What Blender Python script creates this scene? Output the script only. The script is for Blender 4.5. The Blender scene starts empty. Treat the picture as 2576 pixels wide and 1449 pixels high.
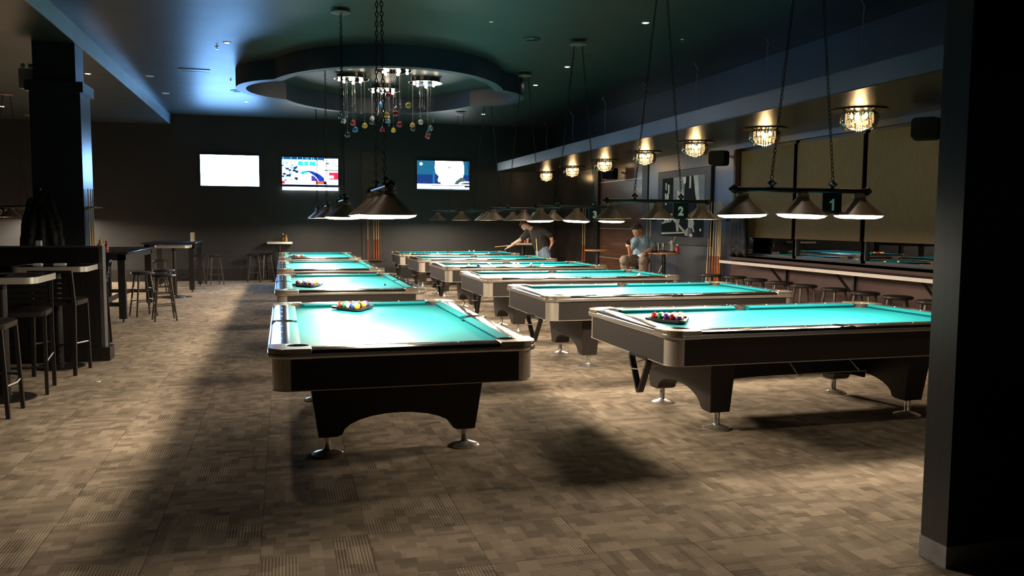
import bpy, bmesh, math, random
from math import sin, cos, pi, radians, sqrt
from mathutils import Vector, Matrix, Euler
random.seed(7)
S = bpy.context.scene
C = S.collection
PI = pi

# ------------------------------------------------------------------ materials
def new_mat(name):
    m = bpy.data.materials.new(name); m.use_nodes = True
    nt = m.node_tree; nt.nodes.clear()
    out = nt.nodes.new('ShaderNodeOutputMaterial')
    return m, nt, out

def pbr(name, col, rough=.5, metal=0., spec=.5, coat=0., noise=0., nscale=8., stretch=(1, 1, 1), bump=0., sheen=0.,
        col2=None, coatr=.1, emit=None, estr=0., rvar=0.):
    m, nt, out = new_mat(name)
    b = nt.nodes.new('ShaderNodeBsdfPrincipled')
    nt.links.new(b.outputs[0], out.inputs[0])
    b.inputs['Base Color'].default_value = (*col, 1)
    b.inputs['Roughness'].default_value = rough
    b.inputs['Metallic'].default_value = metal
    b.inputs['Specular IOR Level'].default_value = spec
    b.inputs['Coat Weight'].default_value = coat
    b.inputs['Coat Roughness'].default_value = coatr
    b.inputs['Sheen Weight'].default_value = sheen
    if emit: b.inputs['Emission Color'].default_value = (*emit, 1); b.inputs['Emission Strength'].default_value = estr
    if noise or bump or rvar:
        tc = nt.nodes.new('ShaderNodeTexCoord'); mp = nt.nodes.new('ShaderNodeMapping')
        mp.inputs['Scale'].default_value = stretch
        nz = nt.nodes.new('ShaderNodeTexNoise'); nz.inputs['Scale'].default_value = nscale; nz.inputs['Detail'].default_value = 4
        nt.links.new(tc.outputs['Object'], mp.inputs[0]); nt.links.new(mp.outputs[0], nz.inputs[0])
        if noise:
            mx = nt.nodes.new('ShaderNodeMix'); mx.data_type = 'RGBA'
            c2 = col2 or tuple(c * (1 - noise) for c in col)
            mx.inputs[6].default_value = (*col, 1); mx.inputs[7].default_value = (*c2, 1)
            rp = nt.nodes.new('ShaderNodeValToRGB'); rp.color_ramp.elements[0].position = .35; rp.color_ramp.elements[1].position = .68
            nt.links.new(nz.outputs[0], rp.inputs[0]); nt.links.new(rp.outputs[0], mx.inputs[0]); nt.links.new(mx.outputs[2], b.inputs['Base Color'])
        if rvar:
            mr = nt.nodes.new('ShaderNodeMapRange'); mr.inputs[3].default_value = max(0.02, rough - rvar); mr.inputs[4].default_value = rough + rvar
            nt.links.new(nz.outputs[0], mr.inputs[0]); nt.links.new(mr.outputs[0], b.inputs['Roughness'])
        if bump:
            bp = nt.nodes.new('ShaderNodeBump'); bp.inputs['Strength'].default_value = bump; bp.inputs['Distance'].default_value = .01
            nt.links.new(nz.outputs[0], bp.inputs['Height']); nt.links.new(bp.outputs[0], b.inputs['Normal'])
    return m

def emis(name, col, strg):
    m, nt, out = new_mat(name)
    e = nt.nodes.new('ShaderNodeEmission'); e.inputs[0].default_value = (*col, 1); e.inputs[1].default_value = strg
    nt.links.new(e.outputs[0], out.inputs[0]); return m

def thin_glass(name, tint, refl=.12, rough=.02, fres=True, diff=0.):
    m, nt, out = new_mat(name)
    t = nt.nodes.new('ShaderNodeBsdfTransparent'); t.inputs[0].default_value = (*tint, 1)
    g = nt.nodes.new('ShaderNodeBsdfGlossy'); g.inputs['Roughness'].default_value = rough
    mx = nt.nodes.new('ShaderNodeMixShader')
    if fres:
        f = nt.nodes.new('ShaderNodeFresnel'); f.inputs[0].default_value = 1.5
        mu = nt.nodes.new('ShaderNodeMath'); mu.operation = 'MULTIPLY_ADD'; mu.inputs[1].default_value = 1.6; mu.inputs[2].default_value = refl
        nt.links.new(f.outputs[0], mu.inputs[0]); nt.links.new(mu.outputs[0], mx.inputs[0])
    else: mx.inputs[0].default_value = refl
    nt.links.new(t.outputs[0], mx.inputs[1]); nt.links.new(g.outputs[0], mx.inputs[2]); last = mx
    if diff:   # frosted facets scatter a share of the light
        d = nt.nodes.new('ShaderNodeBsdfTranslucent'); d.inputs[0].default_value = (.9, .88, .85, 1); last = nt.nodes.new('ShaderNodeMixShader'); last.inputs[0].default_value = diff
        nt.links.new(mx.outputs[0], last.inputs[1]); nt.links.new(d.outputs[0], last.inputs[2])
    nt.links.new(last.outputs[0], out.inputs[0])
    return m

def carpet_mat():
    m, nt, out = new_mat('carpet_tile')
    N = nt.nodes.new; L = nt.links.new
    b = N('ShaderNodeBsdfPrincipled'); L(b.outputs[0], out.inputs[0]); b.inputs['Roughness'].default_value = .95
    b.inputs['Specular IOR Level'].default_value = .12
    def val(v):
        n = N('ShaderNodeValue'); n.outputs[0].default_value = v; return n.outputs[0]
    def M(op, a, b_=None, c=None):
        n = N('ShaderNodeMath'); n.operation = op
        for i, x in enumerate((a, b_, c)):
            if x is None: continue
            if isinstance(x, (int, float)): n.inputs[i].default_value = x
            else: L(x, n.inputs[i])
        return n.outputs[0]
    def comb(x, y, z=0.):
        n = N('ShaderNodeCombineXYZ')
        for i, q in enumerate((x, y, z)):
            if isinstance(q, (int, float)): n.inputs[i].default_value = q
            else: L(q, n.inputs[i])
        return n.outputs[0]
    def wn(v):
        n = N('ShaderNodeTexWhiteNoise'); n.noise_dimensions = '3D'; L(v, n.inputs[0]); return n.outputs[0]
    g = N('ShaderNodeNewGeometry'); sp = N('ShaderNodeSeparateXYZ'); L(g.outputs['Position'], sp.inputs[0])
    T = .507
    u = M('DIVIDE', M('SUBTRACT', sp.outputs[0], .38), T); v = M('DIVIDE', M('SUBTRACT', sp.outputs[1], 4.02), T)
    iu = M('FLOOR', u); iv = M('FLOOR', v); fu = M('SUBTRACT', u, iu); fv = M('SUBTRACT', v, iv)
    par = M('MODULO', M('ADD', M('ADD', iu, iv), 200.), 2.)          # quarter-turn tiles
    par = M('GREATER_THAN', par, .5)
    def mixf(f, a, c): return M('ADD', M('MULTIPLY', a, M('SUBTRACT', 1., f)), M('MULTIPLY', c, f))
    a = mixf(par, fu, fv); c = mixf(par, fv, fu)                    # a across the stripes, c along
    cell = comb(iu, iv, 3.)
    r0 = wn(cell)
    # blocks: two overlaid layers of rectangles with random tone
    def layer(na, nc, seed):
        ia = M('FLOOR', M('MULTIPLY', a, na)); 
        rowoff = M('MULTIPLY', wn(comb(M('ADD', ia, M('MULTIPLY', iu, 17.)), iv, seed)), 1.)
        ic = M('FLOOR', M('ADD', M('MULTIPLY', c, nc), rowoff))
        return wn(comb(M('ADD', ia, M('MULTIPLY', iu, 31.)), M('ADD', ic, M('MULTIPLY', iv, 57.)), seed + .5))
    l1 = layer(9., 5., 1.); l2 = layer(3., 2.4, 7.); l3 = layer(6., 3., 13.)
    st = M('SINE', M('MULTIPLY', a, 2 * PI * 34.))
    st = M('GREATER_THAN', st, .15)
    stmask = M('GREATER_THAN', l2, .5)
    tone = M('ADD', M('MULTIPLY', l1, .27), M('MULTIPLY', l3, .20))
    tone = M('ADD', tone, M('MULTIPLY', M('MULTIPLY', M('SUBTRACT', st, .5), stmask), .34))
    tone = M('ADD', tone, .24)
    nz = N('ShaderNodeTexNoise'); nz.inputs['Scale'].default_value = 160.; L(g.outputs['Position'], nz.inputs[0])
    tone = M('ADD', tone, M('MULTIPLY', M('SUBTRACT', nz.outputs[0], .5), .45))
    nz2 = N('ShaderNodeTexNoise'); nz2.inputs['Scale'].default_value = 1.3; L(g.outputs['Position'], nz2.inputs[0])
    tone = M('ADD', tone, M('MULTIPLY', M('SUBTRACT', nz2.outputs[0], .5), .35))
    e1 = M('LESS_THAN', fu, .010); e2 = M('LESS_THAN', fv, .010)
    seam = M('MAXIMUM', e1, e2)
    tone = M('SUBTRACT', tone, M('MULTIPLY', seam, .22))
    rp = N('ShaderNodeValToRGB'); L(tone, rp.inputs[0])
    el = rp.color_ramp.elements
    el[0].position = 0.; el[0].color = (.055, .042, .029, 1)
    el[1].position = 1.; el[1].color = (.54, .445, .335, 1)
    k = rp.color_ramp.elements.new(.42); k.color = (.225, .180, .130, 1)
    L(rp.outputs[0], b.inputs['Base Color'])
    bp = N('ShaderNodeBump'); bp.inputs['Strength'].default_value = .35; bp.inputs['Distance'].default_value = .004
    L(tone, bp.inputs['Height']); L(bp.outputs[0], b.inputs['Normal'])
    return m

def wood_mat(name, c1, c2, rough=.3, sc=(1.2, 14, 14), coat=0., axis=None):
    return pbr(name, c1, rough, noise=.5, col2=c2, nscale=3., stretch=sc, coat=coat)

M_ = dict(
    carpet=carpet_mat(),
    ceiling=pbr('ceiling_paint', (.033, .042, .037), .40, spec=.45, noise=.15, nscale=2., rvar=.04),
    wall=pbr('wall_paint', (.031, .031, .034), .42, noise=.15, nscale=3., spec=.4),
    wallR=pbr('wall_paint_slate', (.013, .022, .042), .34, noise=.15, nscale=3., spec=.7, coat=.3, coatr=.3),
    wallbrown=pbr('wall_brown_red', (.066, .027, .018), .6, noise=.25, nscale=4.),
    cloud=pbr('bulkhead_paint', (.028, .040, .068), .45, spec=.6, noise=.1, nscale=2.),
    beam=pbr('beam_paint', (.30, .38, .45), .38, spec=.9, coat=.4, coatr=.35, noise=.15, nscale=2.),
    panelU=pbr('canopy_underside', (.016, .010, .006), .30, noise=.3, nscale=3., stretch=(6, .6, 1), spec=.6),
    pillar=pbr('pillar_laminate', (.017, .022, .032), .33, spec=.9, noise=.4, nscale=6., stretch=(8, 8, .6)),
    base=pbr('metal_skirting', (.34, .34, .36), .5, metal=.2, noise=.3, nscale=9.),
    blackwood=pbr('black_wood', (.010, .009, .009), .42, noise=.5, nscale=5., stretch=(8, 8, 1)),
    redwood=pbr('wood_panel', (.12, .050, .026), .28, noise=.5, nscale=2.5, stretch=(1, .6, 9), coat=.3),
    blind=pbr('roller_blind', (.18, .118, .048), .7, noise=.15, nscale=40., stretch=(1, 1, .2)),
    mull=pbr('window_frame_paint', (.018, .018, .02), .4),
    outside=pbr('night_asphalt', (.012, .012, .014), .8, noise=.3, nscale=4.),
    glass=thin_glass('window_glass', (.55, .56, .55), .10, .01),
    cloth=pbr('pool_cloth', (.004, .135, .155), .46, spec=.16, sheen=0., noise=.08, nscale=260.),
    laminate=pbr('black_rail_laminate', (.020, .014, .010), .17, noise=.55, nscale=3., stretch=(1, 14, 14), spec=.6, coat=.5, coatr=.08),
    apron=pbr('apron_laminate', (.026, .020, .016), .5, noise=.3, nscale=60., spec=.35),
    alu=pbr('brushed_aluminium', (.62, .56, .48), .36, metal=.62, noise=.2, nscale=14., stretch=(18, 18, .3)),
    chrome=pbr('chrome', (.80, .75, .68), .17, metal=.82, noise=.06, nscale=5.),
    casting=pbr('polished_casting', (.66, .56, .42), .2, metal=.82, noise=.1, nscale=6.),
    pocket=pbr('pocket_rubber', (.015, .012, .010), .55, noise=.2, nscale=30.),
    inlay=pbr('rail_sight', (.8, .78, .7), .3, noise=.05, nscale=30.),
    bronze=pbr('dark_bronze', (.24, .165, .11), .45, metal=.1, noise=.35, nscale=9., spec=.5),
    black=pbr('black_plastic', (.010, .010, .011), .38, noise=.2, nscale=20.),
    blackmetal=pbr('black_powder_metal', (.020, .019, .019), .36, metal=.4, noise=.2, nscale=20.),
    vinyl=pbr('black_vinyl', (.016, .014, .013), .33, noise=.25, nscale=12., bump=.15),
    stoolwood=pbr('stool_dark_wood', (.050, .042, .034), .36, noise=.4, nscale=8., stretch=(8, 8, 1)),
    shadein=pbr('shade_white_inside', (.75, .72, .66), .6, noise=.03, nscale=8.),
    white=pbr('white_plastic', (.75, .75, .73), .45, noise=.04, nscale=20.),
    offwhite=pbr('white_paper', (.8, .8, .78), .7, noise=.05, nscale=20.),
    glow=emis('lamp_diffuser_glare', (1., .86, .66), 9.),
    bulb=emis('halogen_bulb', (1., .84, .62), 22.),
    spotbulb=emis('downlight_bulb', (1., .80, .60), 22.),
    crystalbulb=emis('crystal_lamp_bulb', (1., .74, .40), 9.),
    tvwhite=emis('tv_white', (.22, .50, 1.), 16.),
    smoky=thin_glass('smoked_glass', (.74, .66, .54), .10, .05),
    crystal=thin_glass('cut_crystal', (.80, .76, .70), .25, .08, False, .45),
    dropglass=thin_glass('drop_glass', (.78, .78, .80), .30, .06, False, .14),
    clearglass=thin_glass('clear_glass', (.85, .85, .85), .12, .04),
    tabletop=pbr('laminate_tabletop', (.018, .018, .02), .22, noise=.3, nscale=20.),
    steel=pbr('ribbed_steel_edge', (.74, .69, .62), .28, metal=.45, noise=.15, nscale=10., stretch=(1, 1, 40)),
    oak=pbr('oak_tabletop', (.42, .24, .10), .38, noise=.4, nscale=3., stretch=(1, 12, 12), col2=(.30, .15, .06)),
    counter=pbr('counter_laminate', (.055, .030, .024), .35, noise=.3, nscale=5.),
    edgeband=pbr('counter_edge_band', (.62, .55, .50), .4, noise=.08, nscale=10.),
    cuelight=pbr('maple_shaft', (.66, .46, .23), .35, noise=.15, nscale=8., stretch=(8, 8, 1)),
    cuedark=pbr('cue_butt', (.46, .13, .035), .25, noise=.3, nscale=8., stretch=(8, 8, 1)),
    yellow=pbr('mustard_yellow', (.70, .42, .05), .4, noise=.1, nscale=20.),
    red=pbr('ketchup_red', (.45, .035, .02), .4, noise=.1, nscale=20.),
    brown=pbr('brown_sauce', (.09, .02, .01), .25, noise=.1, nscale=20.),
    skin=pbr('skin', (.56, .30, .20), .55, noise=.12, nscale=14.),
    hair=pbr('dark_hair', (.035, .018, .010), .5, noise=.5, nscale=60.),
    cap=pbr('red_cap', (.20, .035, .02), .7, noise=.2, nscale=30.),
    tee=pbr('blue_tshirt', (.25, .41, .56), .8, noise=.15, nscale=10., bump=.3),
    pants=pbr('grey_brown_trousers', (.16, .125, .10), .8, noise=.2, nscale=18., bump=.25),
    blacktee=pbr('black_tshirt', (.018, .015, .013), .8, noise=.25, nscale=12., bump=.3),
    jeans=pbr('blue_jeans', (.12, .17, .24), .8, noise=.3, nscale=24., bump=.25),
    coat=pbr('dark_coat', (.007, .007, .007), .6, noise=.4, nscale=9., bump=.5),
    rackred=pbr('cue_rack_board', (.050, .028, .024), .4, noise=.4, nscale=4., stretch=(9, 9, .7)),
    num=pbr('number_white', (.85, .85, .82), .5, noise=.03, nscale=30.),
    plate=pbr('number_plate_black', (.006, .006, .006), .4, noise=.1, nscale=30.),
    frame=pbr('picture_frame', (.016, .017, .020), .45, noise=.25, nscale=12.),
    photodark=pbr('photo_dark', (.012, .015, .021), .65, spec=.1, noise=.4, nscale=5.),
    photolight=pbr('photo_light', (.75, .73, .68), .35, noise=.3, nscale=7.),
    photomid=pbr('photo_mid', (.17, .17, .18), .35, noise=.3, nscale=7.),
    car=pbr('car_paint', (.6, .6, .62), .25, metal=.3, noise=.05, nscale=3.),
)
COLS = dict(y=(.80, .50, .03), b=(.02, .07, .42), r=(.60, .02, .015), p=(.13, .03, .22), o=(.75, .20, .02), g=(.02, .22, .08),
            m=(.25, .02, .02), k=(.012, .012, .012), w=(.82, .79, .70), i=(.75, .35, .42), s=(.16, .24, .36))
def ball_mat(key, stripe):
    name = 'ball_%s%s' % (key, '_striped' if stripe else '')
    m, nt, out = new_mat(name); b = nt.nodes.new('ShaderNodeBsdfPrincipled'); nt.links.new(b.outputs[0], out.inputs[0])
    b.inputs['Roughness'].default_value = .12; b.inputs['Coat Weight'].default_value = .5
    tc = nt.nodes.new('ShaderNodeTexCoord'); sp = nt.nodes.new('ShaderNodeSeparateXYZ'); nt.links.new(tc.outputs['Object'], sp.inputs[0])
    ab = nt.nodes.new('ShaderNodeMath'); ab.operation = 'ABSOLUTE'; nt.links.new(sp.outputs[2], ab.inputs[0])
    gt = nt.nodes.new('ShaderNodeMath'); gt.operation = 'GREATER_THAN'; gt.inputs[1].default_value = .0145 if stripe else 1.; nt.links.new(ab.outputs[0], gt.inputs[0])
    # number spot
    ln = nt.nodes.new('ShaderNodeVectorMath'); ln.operation = 'DISTANCE'; ln.inputs[1].default_value = (.0285, 0, 0); nt.links.new(tc.outputs['Object'], ln.inputs[0])
    lt = nt.nodes.new('ShaderNodeMath'); lt.operation = 'LESS_THAN'; lt.inputs[1].default_value = .009; nt.links.new(ln.outputs['Value'], lt.inputs[0])
    mxx = nt.nodes.new('ShaderNodeMath'); mxx.operation = 'MAXIMUM'; nt.links.new(gt.outputs[0], mxx.inputs[0]); nt.links.new(lt.outputs[0], mxx.inputs[1])
    mx = nt.nodes.new('ShaderNodeMix'); mx.data_type = 'RGBA'; mx.inputs[6].default_value = (*COLS[key], 1); mx.inputs[7].default_value = (*COLS['w'], 1)
    nt.links.new(mxx.outputs[0], mx.inputs[0]); nt.links.new(mx.outputs[2], b.inputs['Base Color'])
    return m

# ------------------------------------------------------------------ mesh builder
class MB:
    def __init__(s): s.v = []; s.f = []; s.m = []; s.mi = 0; s.T = None
    def add(s, vs, fs):
        n = len(s.v)
        for p in vs:
            p = Vector(p)
            s.v.append(tuple(s.T @ p) if s.T else tuple(p))
        for f in fs: s.f.append([n + i for i in f]); s.m.append(s.mi)
        return s
    def box(s, x0, x1, y0, y1, z0, z1):
        vs = [(x0, y0, z0), (x1, y0, z0), (x1, y1, z0), (x0, y1, z0), (x0, y0, z1), (x1, y0, z1), (x1, y1, z1), (x0, y1, z1)]
        return s.add(vs, [(0, 3, 2, 1), (4, 5, 6, 7), (0, 1, 5, 4), (1, 2, 6, 5), (2, 3, 7, 6), (3, 0, 4, 7)])
    def cbox(s, c, d):
        return s.box(c[0] - d[0] / 2, c[0] + d[0] / 2, c[1] - d[1] / 2, c[1] + d[1] / 2, c[2] - d[2] / 2, c[2] + d[2] / 2)
    def prism(s, pts, h0, h1, ax='z', inset=0.):
        # polygon in the plane normal to ax, extruded h0..h1
        def P(a, b, h):
            return (a, b, h) if ax == 'z' else ((a, h, b) if ax == 'y' else (h, a, b))
        n = len(pts)
        vs = [P(a, b, h0) for a, b in pts] + [P(a, b, h1) for a, b in pts]
        fs = [list(range(n)), list(range(2 * n - 1, n - 1, -1))] + [(i, i + n, (i + 1) % n + n, (i + 1) % n) for i in range(n)]
        return s.add(vs, fs)
    def loft(s, rings, caps=True):
        n = len(rings[0]); vs = [p for r in rings for p in r]; fs = []
        for k in range(len(rings) - 1):
            for i in range(n): fs.append((k * n + i, k * n + (i + 1) % n, (k + 1) * n + (i + 1) % n, (k + 1) * n + i))
        if caps: fs.append(list(range(n))[::-1]); fs.append([len(vs) - n + i for i in range(n)])
        return s.add(vs, fs)
    def lathe(s, prof, c=(0, 0, 0), seg=20, ax='z', caps=False):
        vs = []; fs = []; n = len(prof)
        for k in range(seg):
            a = 2 * PI * k / seg
            for r, h in prof:
                p = (r * cos(a), r * sin(a), h)
                if ax == 'x': p = (p[2], p[0], p[1])
                if ax == 'y': p = (p[0], p[2], p[1])
                vs.append((p[0] + c[0], p[1] + c[1], p[2] + c[2]))
        for k in range(seg):
            k2 = (k + 1) % seg
            for i in range(n - 1): fs.append((k * n + i, k2 * n + i, k2 * n + i + 1, k * n + i + 1))
        if caps:
            fs.append([k * n for k in range(seg)][::-1]); fs.append([k * n + n - 1 for k in range(seg)])
        return s.add(vs, fs)
    def tube(s, pts, r, seg=8, closed=False, caps=True):
        pts = [Vector(p) for p in pts]; n = len(pts); rs = r if isinstance(r, (list, tuple)) else [r] * n
        rings = []; up = Vector((0, 0, 1)); prev = None
        for i, p in enumerate(pts):
            if closed: t = pts[(i + 1) % n] - pts[i - 1]
            else: t = pts[min(i + 1, n - 1)] - pts[max(i - 1, 0)]
            t.normalize()
            if prev is None:
                a = up if abs(t.z) < .9 else Vector((1, 0, 0))
                u = t.cross(a).normalized()
            else: u = (prev - t * prev.dot(t)).normalized()
            prev = u; w = t.cross(u)
            rings.append([p + (u * cos(2 * PI * k / seg) + w * sin(2 * PI * k / seg)) * rs[i] for k in range(seg)])
        if closed: rings.append(rings[0]); caps = False
        return s.loft(rings, caps)
    def sphere(s, c, r, seg=16, rings=10, sc=(1, 1, 1)):
        prof = [(sin(PI * i / rings), -cos(PI * i / rings)) for i in range(rings + 1)]
        vs = []; fs = []
        vs.append((c[0], c[1], c[2] - r * sc[2])); 
        for i in range(1, rings):
            for k in range(seg):
                a = 2 * PI * k / seg; vs.append((c[0] + r * prof[i][0] * cos(a) * sc[0], c[1] + r * prof[i][0] * sin(a) * sc[1], c[2] + r * prof[i][1] * sc[2]))
        vs.append((c[0], c[1], c[2] + r * sc[2]))
        for k in range(seg):
            fs.append((0, 1 + (k + 1) % seg, 1 + k))
            for i in range(rings - 2): a = 1 + i * seg; fs.append((a + k, a + (k + 1) % seg, a + seg + (k + 1) % seg, a + seg + k))
            a = 1 + (rings - 2) * seg; fs.append((a + k, a + (k + 1) % seg, len(vs) - 1))
        return s.add(vs, fs)
    def mesh(s, name, mats, smooth=35):
        me = bpy.data.meshes.new(name); me.from_pydata(s.v, [], s.f)
        for i, k in enumerate(s.m): me.polygons[i].material_index = k
        bm = bmesh.new(); bm.from_mesh(me); bmesh.ops.recalc_face_normals(bm, faces=bm.faces); bm.to_mesh(me); bm.free()
        for m in (mats if isinstance(mats, (list, tuple)) else [mats]): me.materials.append(M_[m] if isinstance(m, str) else m)
        if smooth: me.shade_smooth(); me.set_sharp_from_angle(angle=radians(smooth))
        return me
    def obj(s, name, mats, parent=None, loc=(0, 0, 0), smooth=35, bevel=0.):
        o = bpy.data.objects.new(name, s.mesh(name, mats, smooth)); C.objects.link(o); o.location = loc
        if parent: o.parent = parent
        if bevel:
            b = o.modifiers.new('Bevel', 'BEVEL'); b.width = bevel; b.segments = 2; b.limit_method = 'ANGLE'; b.angle_limit = radians(40)
        return o

def tag(o, label=None, cat=None, group=None, kind=None):
    if label: o['label'] = label
    if cat: o['category'] = cat
    if group: o['group'] = group
    if kind: o['kind'] = kind
    return o
def thing(name, label, cat, loc=(0, 0, 0), rz=0., group=None):
    o = bpy.data.objects.new(name, None); C.objects.link(o); o.empty_display_size = .1
    o.location = loc; o.rotation_euler = (0, 0, rz); return tag(o, label, cat, group)
def copy_tree(o, parent=None):
    c = o.copy(); C.objects.link(c)
    if parent: c.parent = parent
    for ch in list(o.children): copy_tree(ch, c)
    return c
def place(src, state, label, group, loc, rz=0.):
    if state.get('used'): o = copy_tree(src)
    else: o = src; state['used'] = 1
    o.location = loc; o.rotation_euler = (0, 0, rz); tag(o, label, None, group); return o
def struct(name, mb, mats, label=None, **k):
    o = mb.obj(name, mats, **k); o['kind'] = 'structure'
    if label: o['label'] = label
    return o
def arc(cx, cy, r, a0, a1, n=8):
    return [(cx + r * cos(radians(a0 + (a1 - a0) * i / n)), cy + r * sin(radians(a0 + (a1 - a0) * i / n))) for i in range(n + 1)]
def rrect(x0, x1, y0, y1, r, n=6):
    return arc(x1 - r, y1 - r, r, 0, 90, n) + arc(x0 + r, y1 - r, r, 90, 180, n) + arc(x0 + r, y0 + r, r, 180, 270, n) + arc(x1 - r, y0 + r, r, 270, 360, n)

# ------------------------------------------------------------------ camera
yaw, pitch, roll = .2717, .0806, .0062
R_ = Vector((cos(yaw), -sin(yaw), 0)); H_ = Vector((sin(yaw), cos(yaw), 0)); Zv = Vector((0, 0, 1))
F_ = H_ * cos(pitch) - Zv * sin(pitch); U_ = Zv * cos(pitch) + H_ * sin(pitch)
Rc = R_ * cos(roll) + U_ * sin(roll); Uc = U_ * cos(roll) - R_ * sin(roll)
cam = bpy.data.cameras.new('camera'); co = bpy.data.objects.new('camera', cam); C.objects.link(co)
cam.sensor_width = 36.; cam.lens = 36 * 2064.86 / 2576; cam.clip_start = .05; cam.clip_end = 200
co.matrix_world = Matrix(((Rc.x, Uc.x, -F_.x, 0), (Rc.y, Uc.y, -F_.y, 0), (Rc.z, Uc.z, -F_.z, 1.556), (0, 0, 0, 1)))
S.camera = co

# ------------------------------------------------------------------ room shell
ZC = 4.17; XR = 7.4; YB = 22.3; XL = -11.; YF = -3.5
struct('floor', MB().box(XL, XR + .3, YF, YB + .2, -.1, 0), 'carpet', 'tan and brown patterned carpet tiles')
struct('ceiling', MB().box(XL, XR + .3, YF, YB + .2, ZC, ZC + .1), 'ceiling', 'dark green-grey ceiling with a low sheen')
struct('wall_back', MB().box(XL, XR + .3, YB, YB + .2, 0, ZC), 'wall', 'dark back wall behind the screens')
struct('wall_left', MB().box(XL - .2, XL, YF, YB, 0, ZC), 'wall')
struct('wall_front', MB().box(XL, XR + .3, YF - .2, YF, 0, ZC), 'wall')
struct('baseboard_back', MB().box(XL, XR, YB - .02, YB, 0, .30), 'blackwood', 'dark skirting along the back wall')
# right wall with window bays (openings along y) and panelled bay
WY0, WY1 = -3.5, 12.56; WZ0, WZ1 = 1.02, 2.80
struct('wall_right', MB().box(XR, XR + .3, WY1, 15.95, 0, ZC).box(XR, XR + .3, WY0, WY1, WZ1, ZC).box(XR, XR + .3, 15.95, YB, 2.90, ZC).box(XR, XR + .3, 15.95, YB, 0, .02), 'wallR', 'slate-blue painted right wall')
struct('wall_right_lower', MB().box(XR, XR + .3, WY0, WY1, 0, WZ0), 'wallbrown', 'brown-red wall under the window counter')
struct('trim_1', MB().box(XR - .02, XR + .12, 15.95, 16.22, 0, 2.88).box(XR - .02, XR + .12, 18.78, 19.05, 0, 2.88), 'blackwood', 'black posts either side of the wood panel bay')
pb = MB(); pb.box(XR + .05, XR + .12, 16.22, 18.78, 0, 2.90)
struct('wall_right_panel', pb, 'redwood', 'red-brown wood panel bay in the right wall')
pg = MB()
for z in (.72, 1.41, 2.51): pg.box(XR + .035, XR + .052, 16.22, 18.78, z - .008, z + .008)
struct('trim_2', pg, 'alu', 'thin light strips across the wood panel bay')
struct('wall_right_far', MB().box(XR + .04, XR + .3, 19.05, YB, 0, 2.90), pbr('far_glossy_panel', (.032, .024, .018), .22, noise=.4, nscale=2.5), 'dark glossy panel at the far end of the right wall')
struct('baseboard_right', MB().box(XR - .015, XR, WY0, 15.95, 0, .12), 'blackwood')
# windows
ymul = [12.50, 10.92, 9.37, 7.83, 6.28, 4.7, 3.1, 1.5, 0.]
for i in range(len(ymul) - 1):
    a, b = ymul[i + 1], ymul[i]
    w = thing('window_%d' % (i + 1), 'window bay %d with roller blind' % (i + 1), 'window', (XR, (a + b) / 2, WZ0)); w['kind'] = 'structure'; del w['category']
    hy = (b - a) / 2
    MB().box(.11, .19, -hy - .045, -hy + .045, 0, WZ1 - WZ0).box(.11, .19, hy - .02, hy + .045, 0, WZ1 - WZ0).box(.11, .19, -hy, hy, 0, .04).box(.11, .19, -hy, hy, 1.74, 1.78).obj('window_frame', 'mull', w)
    MB().box(.145, .150, -hy + .045, hy - .02, .04, 1.74).obj('window_pane', 'glass', w)
    br = MB(); br.box(.085, .088, -hy + .05, hy - .04, .33, 1.74)
    br.box(.078, .097, -hy + .05, hy - .04, .30, .335)
    br.obj('roller_blind', 'blind', w)
struct('trim_3', MB().box(XR - .0, XR + .3, WY1 - .06, WY1, WZ0, WZ1), pbr('window_reveal', (.07, .03, .02), .5, noise=.2, nscale=6.), 'reddish brown reveal at the end of the windows')
struct('ground_outside', MB().box(XR + .31, XR + 30, -10, 40, -.4, -.3), 'outside')
struct('wall_window_sill', MB().box(XR, XR + .3, WY0, WY1, WZ0 - .04, WZ0 + .005), 'counter')

# beam / bulkhead on the left, running in depth
struct('trim_4', MB().box(-2.672, -2.66, YF, YB, 3.925, ZC), 'beam', 'pale step face between the two ceiling heights on the left')
struct('ceiling_left', MB().box(XL, -2.672, YF, YB, 3.925, ZC), 'ceiling', 'lower ceiling of the left bay')
# left column with capital
struct('wall_pillar_left', MB().box(-3.2, -2.68, 12.5, 12.98, 3.40, 3.93).box(-3.24, -2.62, 12.44, 13.04, 0, 3.26).box(-3.28, -2.575, 12.40, 13.08, 3.26, 3.40), 'pillar', 'square dark pillar under the ceiling beam')
# foreground pillar on the right
struct('wall_pillar_right', MB().box(2.872, 5.6, 2.949, 3.106, .10, ZC), 'pillar', 'large dark pillar in the right foreground')
struct('trim_5', MB().box(2.868, 5.6, 2.945, 3.110, 0, .10), 'base', 'grey metal skirting on the foreground pillar')
sc = thing('service_cabinet', 'black low cabinet against the foreground pillar', 'cabinet', (3.75, 2.76, 0))
MB().box(-.45, .5, -.16, .16, 0, .72).obj('body', 'blackwood', sc, bevel=.005); MB().box(-.48, .53, -.17, .16, .72, .76).obj('top', 'blackwood', sc, bevel=.004); MB().box(-.44, .02, -.175, -.16, .08, .70).obj('door', 'blackwood', sc); MB().box(.03, .49, -.175, -.16, .08, .70).obj('door', 'blackwood', sc)
# hanging canopy panel (right)
cp = struct('trim_6', MB().box(5.5, XR, 3.2, 21.3, 2.895, 3.10), pbr('canopy_paint', (.040, .052, .080), .42, spec=.8, noise=.1, nscale=2.), 'long suspended canopy over the window seats')
struct('trim_7', MB().box(5.515, XR - .005, 3.21, 21.29, 2.885, 2.896), 'panelU', 'glossy dark brown underside of the suspended canopy')
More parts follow.
